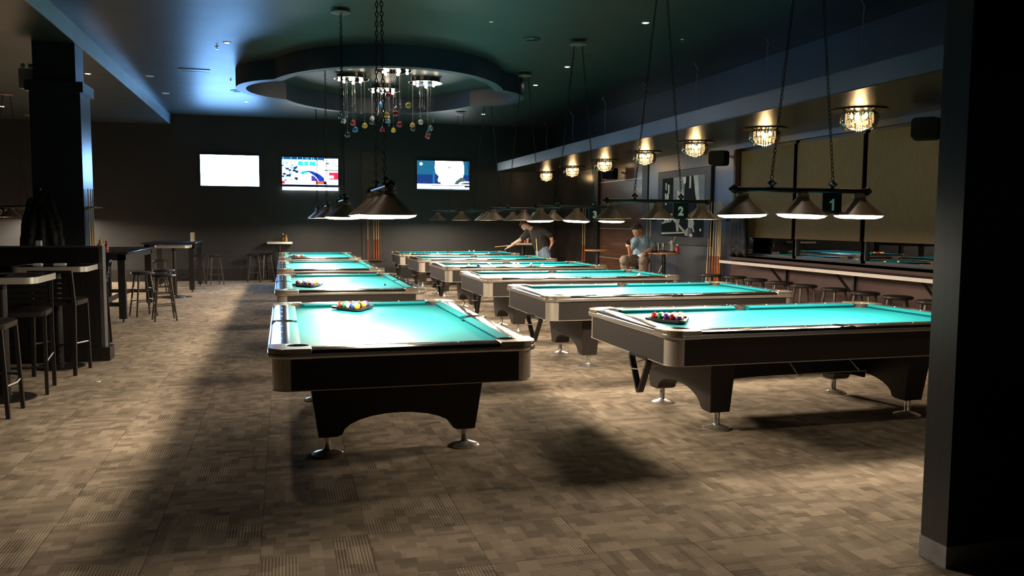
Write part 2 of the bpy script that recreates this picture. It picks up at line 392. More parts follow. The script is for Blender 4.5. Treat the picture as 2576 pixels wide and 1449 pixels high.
# ceiling cloud: ellipse + two lobes, ring profile
def cloud_r(th, off):
    best = 0
    o = (1.8, 15.27)
    for cx, cy, a, b in ((1.83, 15.27, 2.1 - off, 2.83 - off), (.62, 15.35, 1.38 - off, 1.38 - off), (3.08, 15.25, 1.32 - off, 1.32 - off)):
        dx, dy = cos(th), sin(th); px, py = o[0] - cx, o[1] - cy
        A = dx * dx / a / a + dy * dy / b / b; B = 2 * (px * dx / a / a + py * dy / b / b); Cc = px * px / a / a + py * py / b / b - 1
        D = B * B - 4 * A * Cc
        if D > 0: best = max(best, (-B + sqrt(D)) / 2 / A)
    return best
cl = MB(); n = 240; vs = []; fs = []
for k in range(n):
    th = 2 * PI * k / n; ro, ri = cloud_r(th, 0), cloud_r(th, .17)
    for r, z in ((ro, ZC), (ro, 3.85), (ri, 3.85), (ri, ZC)): vs.append((1.8 + r * cos(th), 15.27 + r * sin(th), z))
for k in range(n):
    k2 = (k + 1) % n
    for i in range(3): fs.append((k * 4 + i, k2 * 4 + i, k2 * 4 + i + 1, k * 4 + i + 1))
cl.add(vs, fs); struct('trim_8', cl, 'cloud', 'lobed bulkhead ring hanging from the ceiling around the chandeliers', smooth=28)
# low partition on the left
struct('wall_partition', MB().box(-8, -1.95, 9.87, 10.02, 0, 1.245), 'blackwood', 'black half-height partition wall')
struct('trim_9', MB().box(-8, -1.915, 9.86, 10.03, 1.245, 1.262).box(-1.95, -1.912, 9.865, 10.025, .14, 1.262), pbr('partition_end_cap', (.07, .068, .075), .4, noise=.2, nscale=9.), 'grey capping and end post of the partition')
struct('baseboard_partition', MB().box(-8, -1.86, 9.82, 10.07, 0, .15), 'blackwood')

# ------------------------------------------------------------------ pool table
L_, W_ = 2.864, 1.608
HX, HY = L_ / 2, W_ / 2
def make_table():
    t = thing('pool_table', 'x', 'pool table')
    zb = .552; zt = .800; zc = .765
    # playing surface with pocket notches
    out = []
    bx, by = 1.295, .660
    def notch(cx, cy, r, a0, a1, n=6): return arc(cx, cy, r, a0, a1, n)
    out += notch(bx, by, .075, 270, 180)               # +x +y corner
    out += notch(0, by + .03, .06, 330, 210)
    out += notch(-bx, by, .075, 360, 270)
    out += notch(-bx, -by, .075, 90, 0)
    out += notch(0, -by - .03, .06, 150, 30)
    out += notch(bx, -by, .075, 180, 90)
    MB().prism(out, zc - .02, zc).obj('playing_surface', 'cloth', t)
    MB().prism(rrect(-HX + .012, HX - .012, -HY + .012, HY - .012, .095), zb + .01, zb + .03).obj('underside', 'apron', t)
    # cushions
    def cushion(a0, a1, n0, n1, yb, yn):   # back from a0..a1 at yb, nose n0..n1 at yn
        m = MB(); rings = []
        prof = [(yb, zc), (yb, zt + .001), (yb + (yn - yb) * .35, zt - .001), (yn, zt - .008), (yn, zt - .016), (yb + (yn - yb) * .7, zc)]
        def xx(y, e):
            f = (y - yb) / (yn - yb); return (a0 + (n0 - a0) * f) if e == 0 else (a1 + (n1 - a1) * f)
        m.loft([[(xx(y, 0), y, z) for y, z in prof], [(xx(y, 1), y, z) for y, z in prof]])
        return m
    for sy in (1, -1):
        for sx in (1, -1):
            m = cushion(sx * .06, sx * 1.235, sx * .075, sx * 1.185, sy * (HY - .108), sy * .635)
            m.obj('cushion', 'cloth', t)
    for sx in (1, -1):
        m = cushion(-.60, .60, -.55, .55, sx * (HX - .108), sx * 1.27)
        m.v = [(y, x, z) for x, y, z in m.v]; m.obj('cushion', 'cloth', t)
    # rails (black laminate boards with inlaid sights)
    def railprof(y0, y1):  # outer y1
        s = 1 if y1 > y0 else -1
        return [(y0, .745), (y0, zt), (y1 - s * .03, zt + .002), (y1 - s * .010, zt - .006), (y1, zt - .022), (y1, .745)]
    for sy in (1, -1):
        for sx in (1, -1):
            m = MB(); pr = railprof(sy * (HY - .110), sy * (HY + .018))
            m.loft([[(sx * .065, y, z) for y, z in pr], [(sx * (HX - .225), y, z) for y, z in pr]])
            m.mi = 1
            for k in (1, 2, 3): m.lathe([(.0001, zt + .0028), (.0055, zt + .0028), (.0055, zt)], (sx * .3175 * k, sy * (HY - .055), 0), 8)
            m.obj('rail', ['laminate', 'inlay'], t)
            
        m = MB(); m.prism([(-.065, sy * (HY - .02)), (.065, sy * (HY - .02)), (.065, sy * (HY + .018)), (-.065, sy * (HY + .018))], .745, zt + .001).obj('side_pocket_cap', 'laminate', t, bevel=.004)
    for sx in (1, -1):
        m = MB(); pr = railprof(sx * (HX - .110), sx * (HX + .018))
        m.loft([[(x, -(HY - .225), z) for x, z in pr], [(x, (HY - .225), z) for x, z in pr]]); m.mi = 1
        for k in (-1, 0, 1): m.lathe([(.0001, zt + .0028), (.0055, zt + .0028), (.0055, zt)], (sx * (HX - .055), k * .3175, 0), 8)
        m.obj('rail', ['laminate', 'inlay'], t)
    # corner castings, corner panels, pockets, feet
    for sx in (1, -1):
        for sy in (1, -1):
            e = .022; ox, oy = HX + e, HY + e; r = .125
            P = [(-.25, 0)] + arc(-r, -r, r, 90, 0, 8) + [(0, -.25), (-.132, -.25), (-.132, -.232)] + arc(-.178, -.178, .072, -40, 130, 8) + [(-.232, -.132), (-.25, -.132)]
            top = [(sx * (ox + a), sy * (oy + b)) for a, b in P]
            MB().prism(top, .742, zt + .004).obj('corner_casting', 'casting', t, bevel=.004)
            c = .107
            q = [(0, -c - .0)] ; Po = arc(-c, -c, c, 0, 90, 8); Pi = arc(-c, -c, c - .02, 90, 0, 8)
            MB().prism([(sx * (HX + a), sy * (HY + b)) for a, b in Po + Pi], zb, .744).obj('corner_panel', 'alu', t)
            m = MB(); px, py = sx * (ox - .165), sy * (oy - .165)
            m.lathe([(.0001, .685), (.062, .685), (.072, .70), (.074, .80), (.078, .80), (.078, .68)], (px, py, 0), 16)
            m.obj('pocket', 'pocket', t)
        # side pockets
    for sy in (1, -1):
        m = MB(); m.lathe([(.0001, .685), (.052, .685), (.060, .70), (.062, .798), (.066, .798), (.066, .68)], (0, sy * (HY - .078), 0), 16); m.obj('pocket', 'pocket', t)
    # chrome edge band round the rail
    band = MB(); o1 = rrect(-HX - .026, HX + .026, -HY - .026, HY + .026, .13, 8); o2 = rrect(-HX - .004, HX + .004, -HY - .004, HY + .004, .108, 8)
    band.loft([[(x, y, .748) for x, y in o2], [(x, y, .747) for x, y in o1], [(x * 1.0012, y * 1.0012, .759) for x, y in o1], [(x, y, .774) for x, y in o1], [(x, y, .778) for x, y in o2]], caps=False)
    band.obj('edge_trim', 'chrome', t)
    # apron panels
    c = .107
    for sy in (1, -1): MB().box(-HX + c, HX - c, sy * HY - .012 * (sy > 0) , sy * HY + .012 * (sy < 0), zb, .744).obj('apron_panel', 'apron', t)
    for sx in (1, -1): MB().box(sx * HX - .012 * (sx > 0), sx * HX + .012 * (sx < 0), -HY + c, HY - c, zb, .744).obj('apron_panel', 'apron', t)
    ot = rrect(-HX - .003, HX + .003, -HY - .003, HY + .003, .11, 8); it = rrect(-HX + .01, HX - .01, -HY + .01, HY - .01, .10, 8)
    MB().loft([[(x, y, zb - .004) for x, y in it], [(x, y, zb - .004) for x, y in ot], [(x, y, zb + .002) for x, y in ot], [(x, y, zb + .002) for x, y in it]], caps=False).obj('apron_trim', 'alu', t)
    # pedestals (tapered, arched underneath) and centre beam
    for sx in (1, -1):
        xo, xi = .985, .78; xob, xib = .955, .79
        def ring(wt, wb, zarch):
            P = [(-wt, zb), (-wb, .135), (-wb + .12, .135), (-wb + .155, .15)]
            P += [(-(wb - .155) * cos(PI * i / 12), .15 + zarch * sin(PI * i / 12)) for i in range(1, 12)]
            P += [(wb - .155, .15), (wb - .12, .135), (wb, .135), (wt, zb)]
            return P
        R = ring(.585, .525, .13); rings = []
        def X_(zz, a, b): f = (zb - zz) / (zb - .135); return sx * (a + (b - a) * f)
        ra = [(X_(z, xo, xob), y, z) for y, z in R]; rb = [(X_(z, xi, xib), y, z) for y, z in R]
        MB().loft([ra, rb]).obj('pedestal', 'apron', t, bevel=.006)
        for sy in (1, -1):
            MB().lathe([(.026, .150), (.022, .045), (.028, .034), (.085, .020), (.106, .009), (.106, .0), (.0001, .0)], (sx * .8673, sy * .4667, 0), 24).obj('foot', 'chrome', t)
    P = [(-.79, zb), (-.79, .24)] + [(-.76 * cos(PI * i / 16), .242 + .055 * sin(PI * i / 16)) for i in range(17)] + [(.79, .24), (.79, zb)]
    P = [p for i, p in enumerate(P)]
    MB().prism(P, -.05, .05, 'y').obj('centre_beam', 'apron', t)
    # rack holder wire under the -x end
    zz = .545
    MB().tube([(-HX + .22, -.16, zz), (-HX + .10, -.16, zz - .05), (-HX - .03, -.16, zz - .08), (-HX - .06, -.28, zz - .09), (-HX - .03, -.40, zz - .08), (-HX + .10, -.40, zz - .05), (-HX + .22, -.40, zz)], .0045, 6).obj('rack_bracket', 'chrome', t)
    MB().tube([(-.42, -HY + .10, zz), (-.40, -HY + .02, zz - .085), (-.39, -HY + .0, zz - .10), (-.37, -HY - .01, zz - .085), (.18, -HY - .01, zz - .085)], .004, 6).tube([(.12, -HY - .01, zz - .085), (.10, -HY + .10, zz)], .004, 6).obj('rack_bracket', 'chrome', t)
    return t
TB = make_table(); st = {}
RT = [(4.017, 5.959 + 2.73 * k) for k in range(6)]
rl = ['nearest right pool table, racked balls at its left end, cut by the pillar',
      'second pool table from the front in the right column, empty cloth',
      'third pool table from the front on the right, one pink ball on it',
      'fourth pool table from the front in the right column, several loose balls on it',
      'fifth pool table from the front in the right column, just before the player in black',
      'farthest pool table of the right column, pale balls scattered along it']
rtabs = [place(TB, st, rl[k], 'right column of pool tables', (x, y, 0)) for k, (x, y) in enumerate(RT)]
LT = [(.7276, 6.3746), (.7276, 10.56), (.7276, 14.53), (.7276, 18.60)]
ll = ['nearest left pool table, end-on, racked balls at the far end of its teal cloth',
      'second pool table of the left column, racked balls near its left rail',
      'third pool table of the left column, with bare cloth',
      'farthest pool table of the left column, racked balls at its near left']
ltabs = [place(TB, st, ll[k], 'left column of pool tables', (x, y, 0), PI / 2) for k, (x, y) in enumerate(LT)]

for t_ in ltabs:      # no rack holder shows under the left tables
    for c_ in list(t_.children):
        if c_.name.startswith('rack_bracket'): bpy.data.objects.remove(c_)
# triangles hanging under the left ends of the right tables
tri = MB()
def tri_ring(s, r, h):
    pts = []
    for k in range(3):
        a = radians(90 + 120 * k); cx, cy = (s - 2 * r) / sqrt(3) * cos(a), (s - 2 * r) / sqrt(3) * sin(a)
        pts += arc(cx, cy, r, 90 + 120 * k - 60, 90 + 120 * k + 60, 5)
    return pts
def rack_mesh(th=.022, depth=.045, s=.33):
    o = tri_ring(s, .03, 0); i = tri_ring(s - th * 2 * 1.25, .02, 0)
    m = MB(); m.loft([[(x, y, 0) for x, y in i], [(x, y, 0) for x, y in o], [(x, y, depth) for x, y in o], [(x, y, depth) for x, y in i], [(x, y, 0) for x, y in i]], caps=False)
    return m
tri0 = None
for k, (x, y) in enumerate(RT):
    words = ['nearest right table', 'second right table', 'third right table', 'fourth right table', 'fifth right table', 'farthest right table']
    if tri0 is None: tri0 = rack_mesh().obj('triangle_rack', 'black'); o = tri0
    else: o = copy_tree(tri0)
    tag(o, 'black triangle ball rack hanging point-down under the left end of the ' + words[k], 'ball rack', 'hanging triangle racks')
    # point down, plane facing -x
    o.rotation_euler = (radians(-90), 0, radians(-90 + (10 if k % 2 else 0)))
    o.location = (x - HX - .012, y - .28, .452)

# ------------------------------------------------------------------ balls
ballmats = {}
def ball(key, stripe, loc, label, group, rot=None):
    kk = (key, stripe)
    if kk not in ballmats:
        mb = MB().sphere((0, 0, 0), .0285, 16, 10); ballmats[kk] = mb.mesh('billiard_ball', [ball_mat(key, stripe)], 180)
    o = bpy.data.objects.new('billiard_ball', ballmats[kk]); C.objects.link(o); o.location = loc
    o.rotation_euler = rot or (random.uniform(0, 6), random.uniform(-.6, .6), random.uniform(0, 6))
    return tag(o, label, 'ball', group)
RACK = [('y', 0, 'solid yellow'), ('b', 1, 'blue-striped'), ('r', 0, 'solid red'), ('p', 1, 'purple-striped'), ('k', 0, 'black'), ('o', 1, 'orange-striped'), ('g', 0, 'solid green'),
        ('m', 1, 'maroon-striped'), ('b', 0, 'solid blue'), ('y', 1, 'yellow-striped'), ('p', 0, 'solid purple'), ('r', 1, 'red-striped'), ('o', 0, 'solid orange'), ('g', 1, 'green-striped'), ('m', 0, 'solid maroon')]
def rack_on(cx, cy, ang, where, near_order=None, tray_name='tray'):
    zc = .765
    t = thing('ball_tray', 'black plastic triangular tray holding fifteen balls on the ' + where, 'ball tray', (cx, cy, zc), ang, 'ball trays on the tables')
    o = tri_ring(.375, .045, 0); i = tri_ring(.34, .035, 0); b = tri_ring(.30, .03, 0)
    MB().loft([[(x, y, .010) for x, y in b], [(x, y, .010) for x, y in o], [(x, y, .030) for x, y in o], [(x, y, .030) for x, y in i], [(x, y, .016) for x, y in i]], caps=True).obj('tray_body', 'black', t)
    f = MB()
    for k in range(3):
        a = radians(90 + 120 * k + 60); f.cbox((.07 * cos(a), .07 * sin(a), .005), (.10, .03, .010))
    MB().loft([[(x * .72, y * .72, 0) for x, y in o], [(x * .80, y * .80, .011) for x, y in o]]).obj('tray_foot', 'black', t)
    balls = RACK[:]; d = .0575; idx = 0
    for row in range(5):
        for c_ in range(row + 1):
            x = (c_ - row / 2) * d; y = d * sqrt(3) / 2 * (2.667 - row)
            key, stp, nm = balls[(idx * 4 + near_order) % 15]; idx += 1
            wx = cx + x * cos(ang) - y * sin(ang); wy = cy + x * sin(ang) + y * cos(ang)
            pos = ['at the point', 'second row', 'third row', 'fourth row', 'last row'][row]
            ball(key, stp, (wx, wy, zc + .016 + .0285), '%s ball %s of the tray on the %s' % (nm, pos, where), 'racked balls on the ' + where)
rack_on(.600, 7.39, PI + .09, 'nearest left table', 0)
rack_on(.285, 10.12, PI + .15, 'second left table', 3)
rack_on(.282, 17.85, PI, 'farthest left table', 5)
rack_on(2.985, 5.95, radians(-62), 'nearest right table', 7)
zb_ = .765 + .0285
for x, y, k, s, l in ((2.85, 19.06, 'y', 0, 'pale yellow ball farthest left'), (2.96, 19.15, 'k', 1, 'black and white ball next to the pale yellow one'), (3.16, 18.99, 'r', 0, 'dark red ball left of the middle'), (3.32, 18.98, 'b', 0, 'blue ball left of the middle'),
                     (3.50, 19.10, 'w', 0, 'white ball left of the side pocket'), (4.71, 18.99, 'w', 0, 'white ball near the right end')):
    ball(k, s, (x, y, zb_), l + ' on the farthest right table', 'loose balls on the farthest right table')
for x, y, k, s, l in ((3.09, 13.90, 'w', 0, 'leftmost white ball'), (3.22, 13.72, 'k', 0, 'low black ball close to the near rail, left part,'), (3.60, 14.51, 's', 0, 'dark ball by the far rail'), (3.47, 13.84, 'y', 1, 'yellow-striped ball below the dark one'),
                     (3.98, 14.17, 'w', 0, 'white ball left of a touching pair'), (4.04, 14.10, 'o', 1, 'orange-striped ball right of the touching pair'), (4.25, 13.99, 'r', 1, 'red-striped ball right of the pair'), (4.40, 13.80, 'i', 1, 'rightmost pale ball')):
    ball(k, s, (x, y, zb_), l + ' on the fourth right table', 'loose balls on the fourth right table')
o = MB().box(-.011, .011, -.011, .011, 0, .022).obj('chalk_cube', pbr('blue_chalk', (.02, .06, .16), .9, noise=.2, nscale=60.), None, (1.193, 10.105, .765), bevel=.002); tag(o, 'single dark blue chalk cube on the cloth of the second left table', 'chalk')
ball('i', 0, (4.98, 10.98, zb_), 'single pink ball near the right end of the third right table', 'x')
for o in C.objects:
    if o.get('group') == 'x': del o['group']
for x, y in ((4.50, 20.40), (4.55, 20.39)):
    pass
for k_, (x, y) in enumerate(((4.54, 20.35), (4.66, 20.36))):
    o = MB().box(-.011, .011, -.011, .011, 0, .022).obj('chalk_cube', 'offwhite', None, (x, y, .802), bevel=.002); tag(o, ['left', 'right'][k_] + ' of two small pale chalk cubes on the far rail of the farthest right table', 'chalk', 'chalk cubes')

# ------------------------------------------------------------------ billiard lamps
def chain_mesh(p0, p1, link=.046, r=.0035, w=.011):
    p0, p1 = Vector(p0), Vector(p1); d = p1 - p0; n = max(2, int(d.length / (link * .78))); t = d.normalized()
    a = t.cross(Vector((0, 1, 0))).normalized(); b = t.cross(a); m = MB()
    for k in range(n):
        c = p0 + d * ((k + .5) / n); u = a if k % 2 else b
        pts = []
        for j in range(8):
            an = 2 * PI * j / 8; pts.append(c + t * (link / 2) * cos(an) + u * w * sin(an))
        m.tube(pts, r, 4, closed=True)
    return m
WARM = (1., .82, .62)
def make_fixture(lit=True, power=30.):
    t = thing('billiard_lamp', 'x', 'pendant lamp')
    MB().tube([(-.61, 0, .205), (.61, 0, .205)], .021, 12).obj('bar', 'blackmetal', t)
    for s in (1, -1):
        ec = MB().lathe([(.0001, 0), (.012, .0), (.030, .008), (.040, .026), (.030, .048), (.014, .055), (.016, .066), (.0001, .082)], (0, 0, 0), 14, 'x').obj('end_cap', 'blackmetal', t, (s * .605, 0, .205))
        if s < 0: ec.scale = (-1, 1, 1)
        MB().lathe([(.03, .215), (.014, .222), (.012, .232), (.040, .255), (.042, .259), (.016, .282), (.008, .292), (.0001, .296)], (s * .29, 0, 0), 12).tube([(s * .29 + .016 * cos(a), 0, .312 + .017 * sin(a)) for a in [2 * PI * i / 10 for i in range(10)]], .003, 5, closed=True).obj('hanger', 'blackmetal', t)
        chain_mesh((s * .29, 0, .325), (s * .06, 0, 4.15 - 1.625)).obj('chain', 'blackmetal', t)
    for k in (-1, 0, 1):
        sh = MB().lathe([(.205, 0), (.207, .004), (.160, .044), (.105, .088), (.060, .130), (.048, .148), (.045, .150)], (0, 0, 0), 32)
        sh.lathe([(.052, .148), (.052, .172), (.040, .178), (.038, .192), (.0001, .192)], (0, 0, 0), 16)
        sh.mi = 1; sh.lathe([(.203, .001), (.157, .042), (.102, .085), (.057, .127), (.0001, .130)], (0, 0, 0), 32)
        so = sh.obj('lamp_shade', ['bronze', 'shadein'], t, (k * .555, 0, 0))
        so.rotation_euler = (0, radians([-1.2, 2.4, 1.0][k + 1]) * (1 if lit else .3), 0)
        zt_ = .006 if lit else .030; rr = .199 if lit else .150
        dz = -.034 if lit else -.005  # lit bowls bulge below the rim to imitate the lamps' glare
        MB().lathe([(rr, zt_), (rr * .93, zt_ + dz * .55), (rr * .7, zt_ + dz * .9), (.0001, zt_ + dz)], (0, 0, 0), 48).obj('diffuser', 'glow', so)
        li = bpy.data.lights.new('lamp_light', 'AREA'); li.shape = 'DISK'; li.size = .36 if lit else .25; li.energy = power; li.color = WARM
        lo = bpy.data.objects.new('lamp_light', li); C.objects.link(lo); lo.parent = so; lo.location = (0, 0, -.037 if lit else .010)
    MB().lathe([(.0001, 2.545), (.125, 2.545), (.125, 2.535), (.09, 2.525), (.0001, 2.52)], (0, 0, 0), 20).obj('canopy', 'bronze', t)
    return t
def numeral(txt, parent, loc, size=.135):
    cu = bpy.data.curves.new('numeral', 'FONT'); cu.body = txt; cu.size = size; cu.align_x = 'CENTER'; cu.align_y = 'CENTER'; cu.extrude = .0015; cu.offset = .006
    tmp = bpy.data.objects.new('tmp', cu); C.objects.link(tmp); bpy.context.view_layer.update()
    me = bpy.data.meshes.new_from_object(tmp.evaluated_get(bpy.context.evaluated_depsgraph_get())); bpy.data.objects.remove(tmp)
    me.materials.clear(); me.materials.append(M_['num'])
    o = bpy.data.objects.new('numeral', me); C.objects.link(o); o.parent = parent; o.location = loc; o.rotation_euler = (PI / 2, 0, 0); return o
def numeral_one(parent, loc, size=.135):
    x, y, z = loc; h = size * .36; w = size * .10; o = .006
    P = [(x - w * .2, z - h), (x + w * 1.3, z - h), (x + w * 1.3, z + h), (x + w * .1, z + h), (x - w * .5, z + h * .72), (x - w * 1.9, z + h * .55), (x - w * 1.9, z + h * .28), (x - w * .2, z + h * .36)]
    return MB().prism(P, y - .0015, y + .0015, 'y').obj('numeral', 'num', parent, smooth=0)
def number_plate(parent, txt, x=.29):
    p = MB().box(x - .093, x + .093, -.004, .004, .0, .185).obj('number_plate', 'plate', parent)
    if txt == '1': numeral_one(p, (x, -.0065, .09))
    elif txt == '12': numeral_one(p, (x - .035, -.0065, .09)); numeral('2', p, (x + .035, -.0065, .088))
    else: numeral(txt, p, (x, -.0065, .088))
    return p
FA = make_fixture(True, 28.); FB = make_fixture(False, 34.); sa, sb = {}, {}
names = ['nearest right', 'second right', 'third right', 'fourth right', 'fifth right', 'farthest right']
zr_ = [1.625, 1.597, 1.575, 1.585, 1.582, 1.58]
fx = []
for k in range(6):
    lit = k in (0, 2)
    lab = ('three-shade dark metal billiard lamp with plate %d over the %s table' % (k + 1, names[k])) if k < 4 else 'three-shade dark metal billiard lamp over the %s table' % names[k]
    o = place(FA if lit else FB, sa if lit else sb, lab, 'billiard lamps over the right tables', (4.155, RT[k][1], zr_[k])); fx.append(o)
names = ['nearest left', 'second left', 'third left', 'farthest left']
for k in range(4):
    lit = k < 2
    o = place(FA if lit else FB, sa if lit else sb, 'three-shade dark metal billiard lamp seen end-on over the %s table' % names[k], 'billiard lamps over the left tables', (.733, LT[k][1] + .1, [1.60, 1.60, 1.60, 1.60][k]), PI / 2)
o = place(FB, sb, 'three-shade billiard lamp with plate 12 beyond the partition at the far left', 'lamps at the far left', (-5.05, 17.9, 1.585)); f12 = o
o = place(FB, sb, 'three-shade billiard lamp farther back in the far left corner', 'lamps at the far left', (-5.55, 21.3, 1.59)); f13 = o
for k in range(4): number_plate(fx[k], str(k + 1), .17 if k == 3 else .29)
number_plate(f12, '12', -.21)
for o in (f12, f13):   # shorter chains under the lower ceiling of the left bay
    for c_ in o.children:
        if c_.name.startswith('chain'): c_.scale.z = .905; c_.location.z = .325 * (1 - .905)
        if c_.name.startswith('canopy'): c_.location.z = -.21

# ------------------------------------------------------------------ TVs
def tv(x0, x1, z0, z1, label, screenmat, yb=YB, picture=None):
    cx = (x0 + x1) / 2; w = (x1 - x0) / 2; h = (z1 - z0) / 2
    t = thing('wall_television', label, 'television', (cx, yb, z0))
    MB().box(-w - .012, w + .012, -.10, -.06, -.014, 2 * h + .014).box(-.2, .2, -.06, 0, .2, .6).obj('tv_body', 'black', t, bevel=.004)
    s = MB().box(-w, w, -.104, -.1, 0, 2 * h).obj('screen', screenmat, t)
    if picture: picture(s, w, 2 * h)
    return t
tv(-1.985, -.575, 2.42, 3.195, 'left wall television showing a blank glowing white screen', 'tvwhite')
TE = {}
def temat(c, s):
    k = (c, s)
    if k not in TE: TE[k] = emis('tv_picture_%d' % len(TE), c, s)
    return TE[k]
def pic(polys, W, H):
    def f(s, w, h):
        mats = []; m = MB(); z = 0
        for c, st_, P in polys:
            mt = temat(c, st_)
            if mt not in mats: mats.append(mt)
            m.mi = mats.index(mt); z += 1
            pts = [(-w + p[0] / W * 2 * w, h - p[1] / H * h) for p in P]
            n = len(pts); base = -.1042 - z * .00012
            m.add([(a, base, b) for a, b in pts], [list(range(n))])
        m.obj('picture', mats, s, smooth=0)
    return f
def R4(x0, y0, x1, y1): return [(x0, y0), (x1, y0), (x1, y1), (x0, y1)]
def circ(cx, cy, r, n=20, ry=None): return [(cx + r * cos(2 * PI * i / n), cy + (ry or r) * sin(2 * PI * i / n)) for i in range(n)]
Wh = (.85, .97, 1.); Bl = (.01, .04, .35); Te = (.03, .55, .50); Rd = (.55, .02, .06)
random.seed(3)
sport = [(Wh, 3., R4(0, 45, 640, 400)), (Te, .9, R4(180, 50, 240, 100)), (Te, .9, R4(250, 50, 300, 100)), (Te, .9, R4(310, 50, 380, 100)), ((.02, .12, .4), .5, R4(0, 0, 470, 28)),
         (Wh, 2.5, R4(0, 30, 470, 42))]
for x in (10, 100, 170, 230, 270, 292, 330, 352, 400): sport.append((Te, 1.6, R4(x, 0, x + 7, 110)))
sport += [((.02, .5, .5), .8, [(200, 190), (240, 165), (300, 160), (280, 215), (240, 215)]),
          (Bl, .9, [(270, 160), (340, 165), (430, 205), (480, 250), (480, 295), (420, 295), (390, 240), (320, 190)]), ((.08, .04, .35), .8, [(330, 215), (370, 230), (410, 290), (330, 290)]),
          (Wh, 3., circ(275, 260, 52, 20, 70)), (Wh, 3., [(250, 120), (400, 150), (330, 160), (220, 150)])]
for i in range(46):
    x, y = random.uniform(0, 170), random.uniform(60, 290); r = random.uniform(7, 22)
    sport.append((((.03, .08, .22), .35, circ(x, y, r, 7, r * .8))) if i % 2 else ((.10, .55, .75), .8, circ(x, y, r * .7, 7, r * .5)))
sport += [(Wh, 3., R4(480, 10, 640, 110)), ((.2, .5, .45), .5, R4(500, 60, 540, 78)), ((.2, .5, .45), .5, R4(540, 95, 640, 104)), (Wh, 3., R4(480, 115, 640, 145)), ((.01, .02, .03), .1, R4(480, 148, 640, 158)), (Wh, 2.5, R4(490, 158, 640, 300)),
          (Rd, 1., R4(535, 178, 640, 265)), (Wh, 2.5, R4(535, 215, 590, 250)), (Rd, .9, R4(0, 290, 480, 325)), (Wh, 3., R4(30, 288, 380, 322)), ((.7, .10, .05), 1., R4(390, 288, 470, 322)), ((.01, .02, .05), .1, R4(475, 290, 510, 325)), (Wh, 3., R4(505, 292, 600, 340)),
          ((.01, .03, .10), .2, R4(0, 330, 640, 360)), (Wh, 1.2, R4(0, 326, 640, 332))]
tv(-.003, 1.415, 2.425, 3.19, 'middle wall television showing a busy sports programme', temat((.02, .10, .30), .5), picture=pic(sport, 640, 360))
prof = [(220, 0), (560, 0), (575, 60), (575, 150), (560, 200), (545, 215), (440, 330), (300, 330), (295, 300), (285, 262), (262, 262), (250, 240), (260, 205), (265, 190), (255, 180), (235, 160), (225, 150), (215, 90)]
face = [((.02, .18, .34), .5, R4(0, 0, 640, 200)), ((.015, .06, .26), .5, R4(0, 170, 640, 330)), ((.03, .2, .5), .5, R4(190, 130, 215, 300)), (Wh, 3.2, prof), ((.10, .2, .2), .45, [(440, 305), (480, 240), (545, 195), (590, 230), (640, 270), (640, 310), (440, 310)]),
        (Wh, 1.2, [(470, 310), (530, 255), (600, 245), (640, 250), (640, 262), (590, 262), (540, 275), (490, 310)]), (Wh, 2., circ(48, 42, 19)), ((.01, .1, .15), .3, circ(48, 42, 7)),
        ((.05, .05, .05), .3, [(385, 70), (402, 68), (392, 95), (384, 92)]), ((.05, .05, .05), .3, [(388, 118), (396, 118), (392, 132)]), ((.05, .1, .2), .3, [(272, 242), (288, 252), (268, 252)]),
        (Wh, 3., R4(0, 285, 640, 345)), ((.02, .03, .05), .2, R4(170, 300, 575, 306)), ((.02, .03, .05), .2, R4(180, 322, 520, 326)), ((.03, .03, .15), .3, R4(580, 298, 640, 322)), ((.5, .03, .06), .6, R4(590, 345, 640, 352)), ((.02, .1, .12), .3, R4(0, 350, 640, 360))]
for i in range(22): face.append(((.02, .03, .05), .2, R4(178 + i * 18, 298, 188 + i * 18, 309)))
tv(3.505, 4.945, 2.40, 3.19, 'right wall television showing a bright head in profile', temat((.02, .1, .3), .5), picture=pic(face, 640, 360))

# ------------------------------------------------------------------ ceiling fittings
dl = thing('ceiling_downlight', 'x', 'downlight'); MB().lathe([(.0001, -.004), (.038, -.004), (.038, -.001)], (0, 0, 0), 14).obj('bulb', 'spotbulb', dl)
MB().lathe([(.040, -.006), (.052, -.007), (.058, 0), (.040, 0)], (0, 0, 0), 18).obj('trim_ring', 'white', dl)
sd = {}
for (x, y), l in (((-.757, 13.07), 'bright ceiling downlight just left of the lobed bulkhead'), ((-3.036, 15.01), 'ceiling downlight left of the beam, right of the pillar'), ((-.739, 19.38), 'small far downlight below the left lobe of the bulkhead'), ((-5.70, 19.9), 'tiny far downlight at the left edge'),
                  ((4.625, 10.15), 'nearest downlight of the right ceiling row'), ((4.667, 13.36), 'second downlight of the right ceiling row'), ((4.705, 15.3), 'third downlight of the right ceiling row'), ((4.755, 19.77), 'farthest downlight of the right ceiling row')):
    place(dl, sd, l, 'ceiling downlights', (x, y, ZC if x > -2.6 else 3.925))
    li = bpy.data.lights.new('downlight_light', 'SPOT'); li.energy = 28 if x > 4 and y < 16 else 6; li.spot_size = radians(90); li.spot_blend = .6; li.color = (1, .82, .62); li.shadow_soft_size = .04
    lo = bpy.data.objects.new('downlight_light', li); C.objects.link(lo); lo.location = (x, y, (ZC if x > -2.6 else 3.925) - .02)
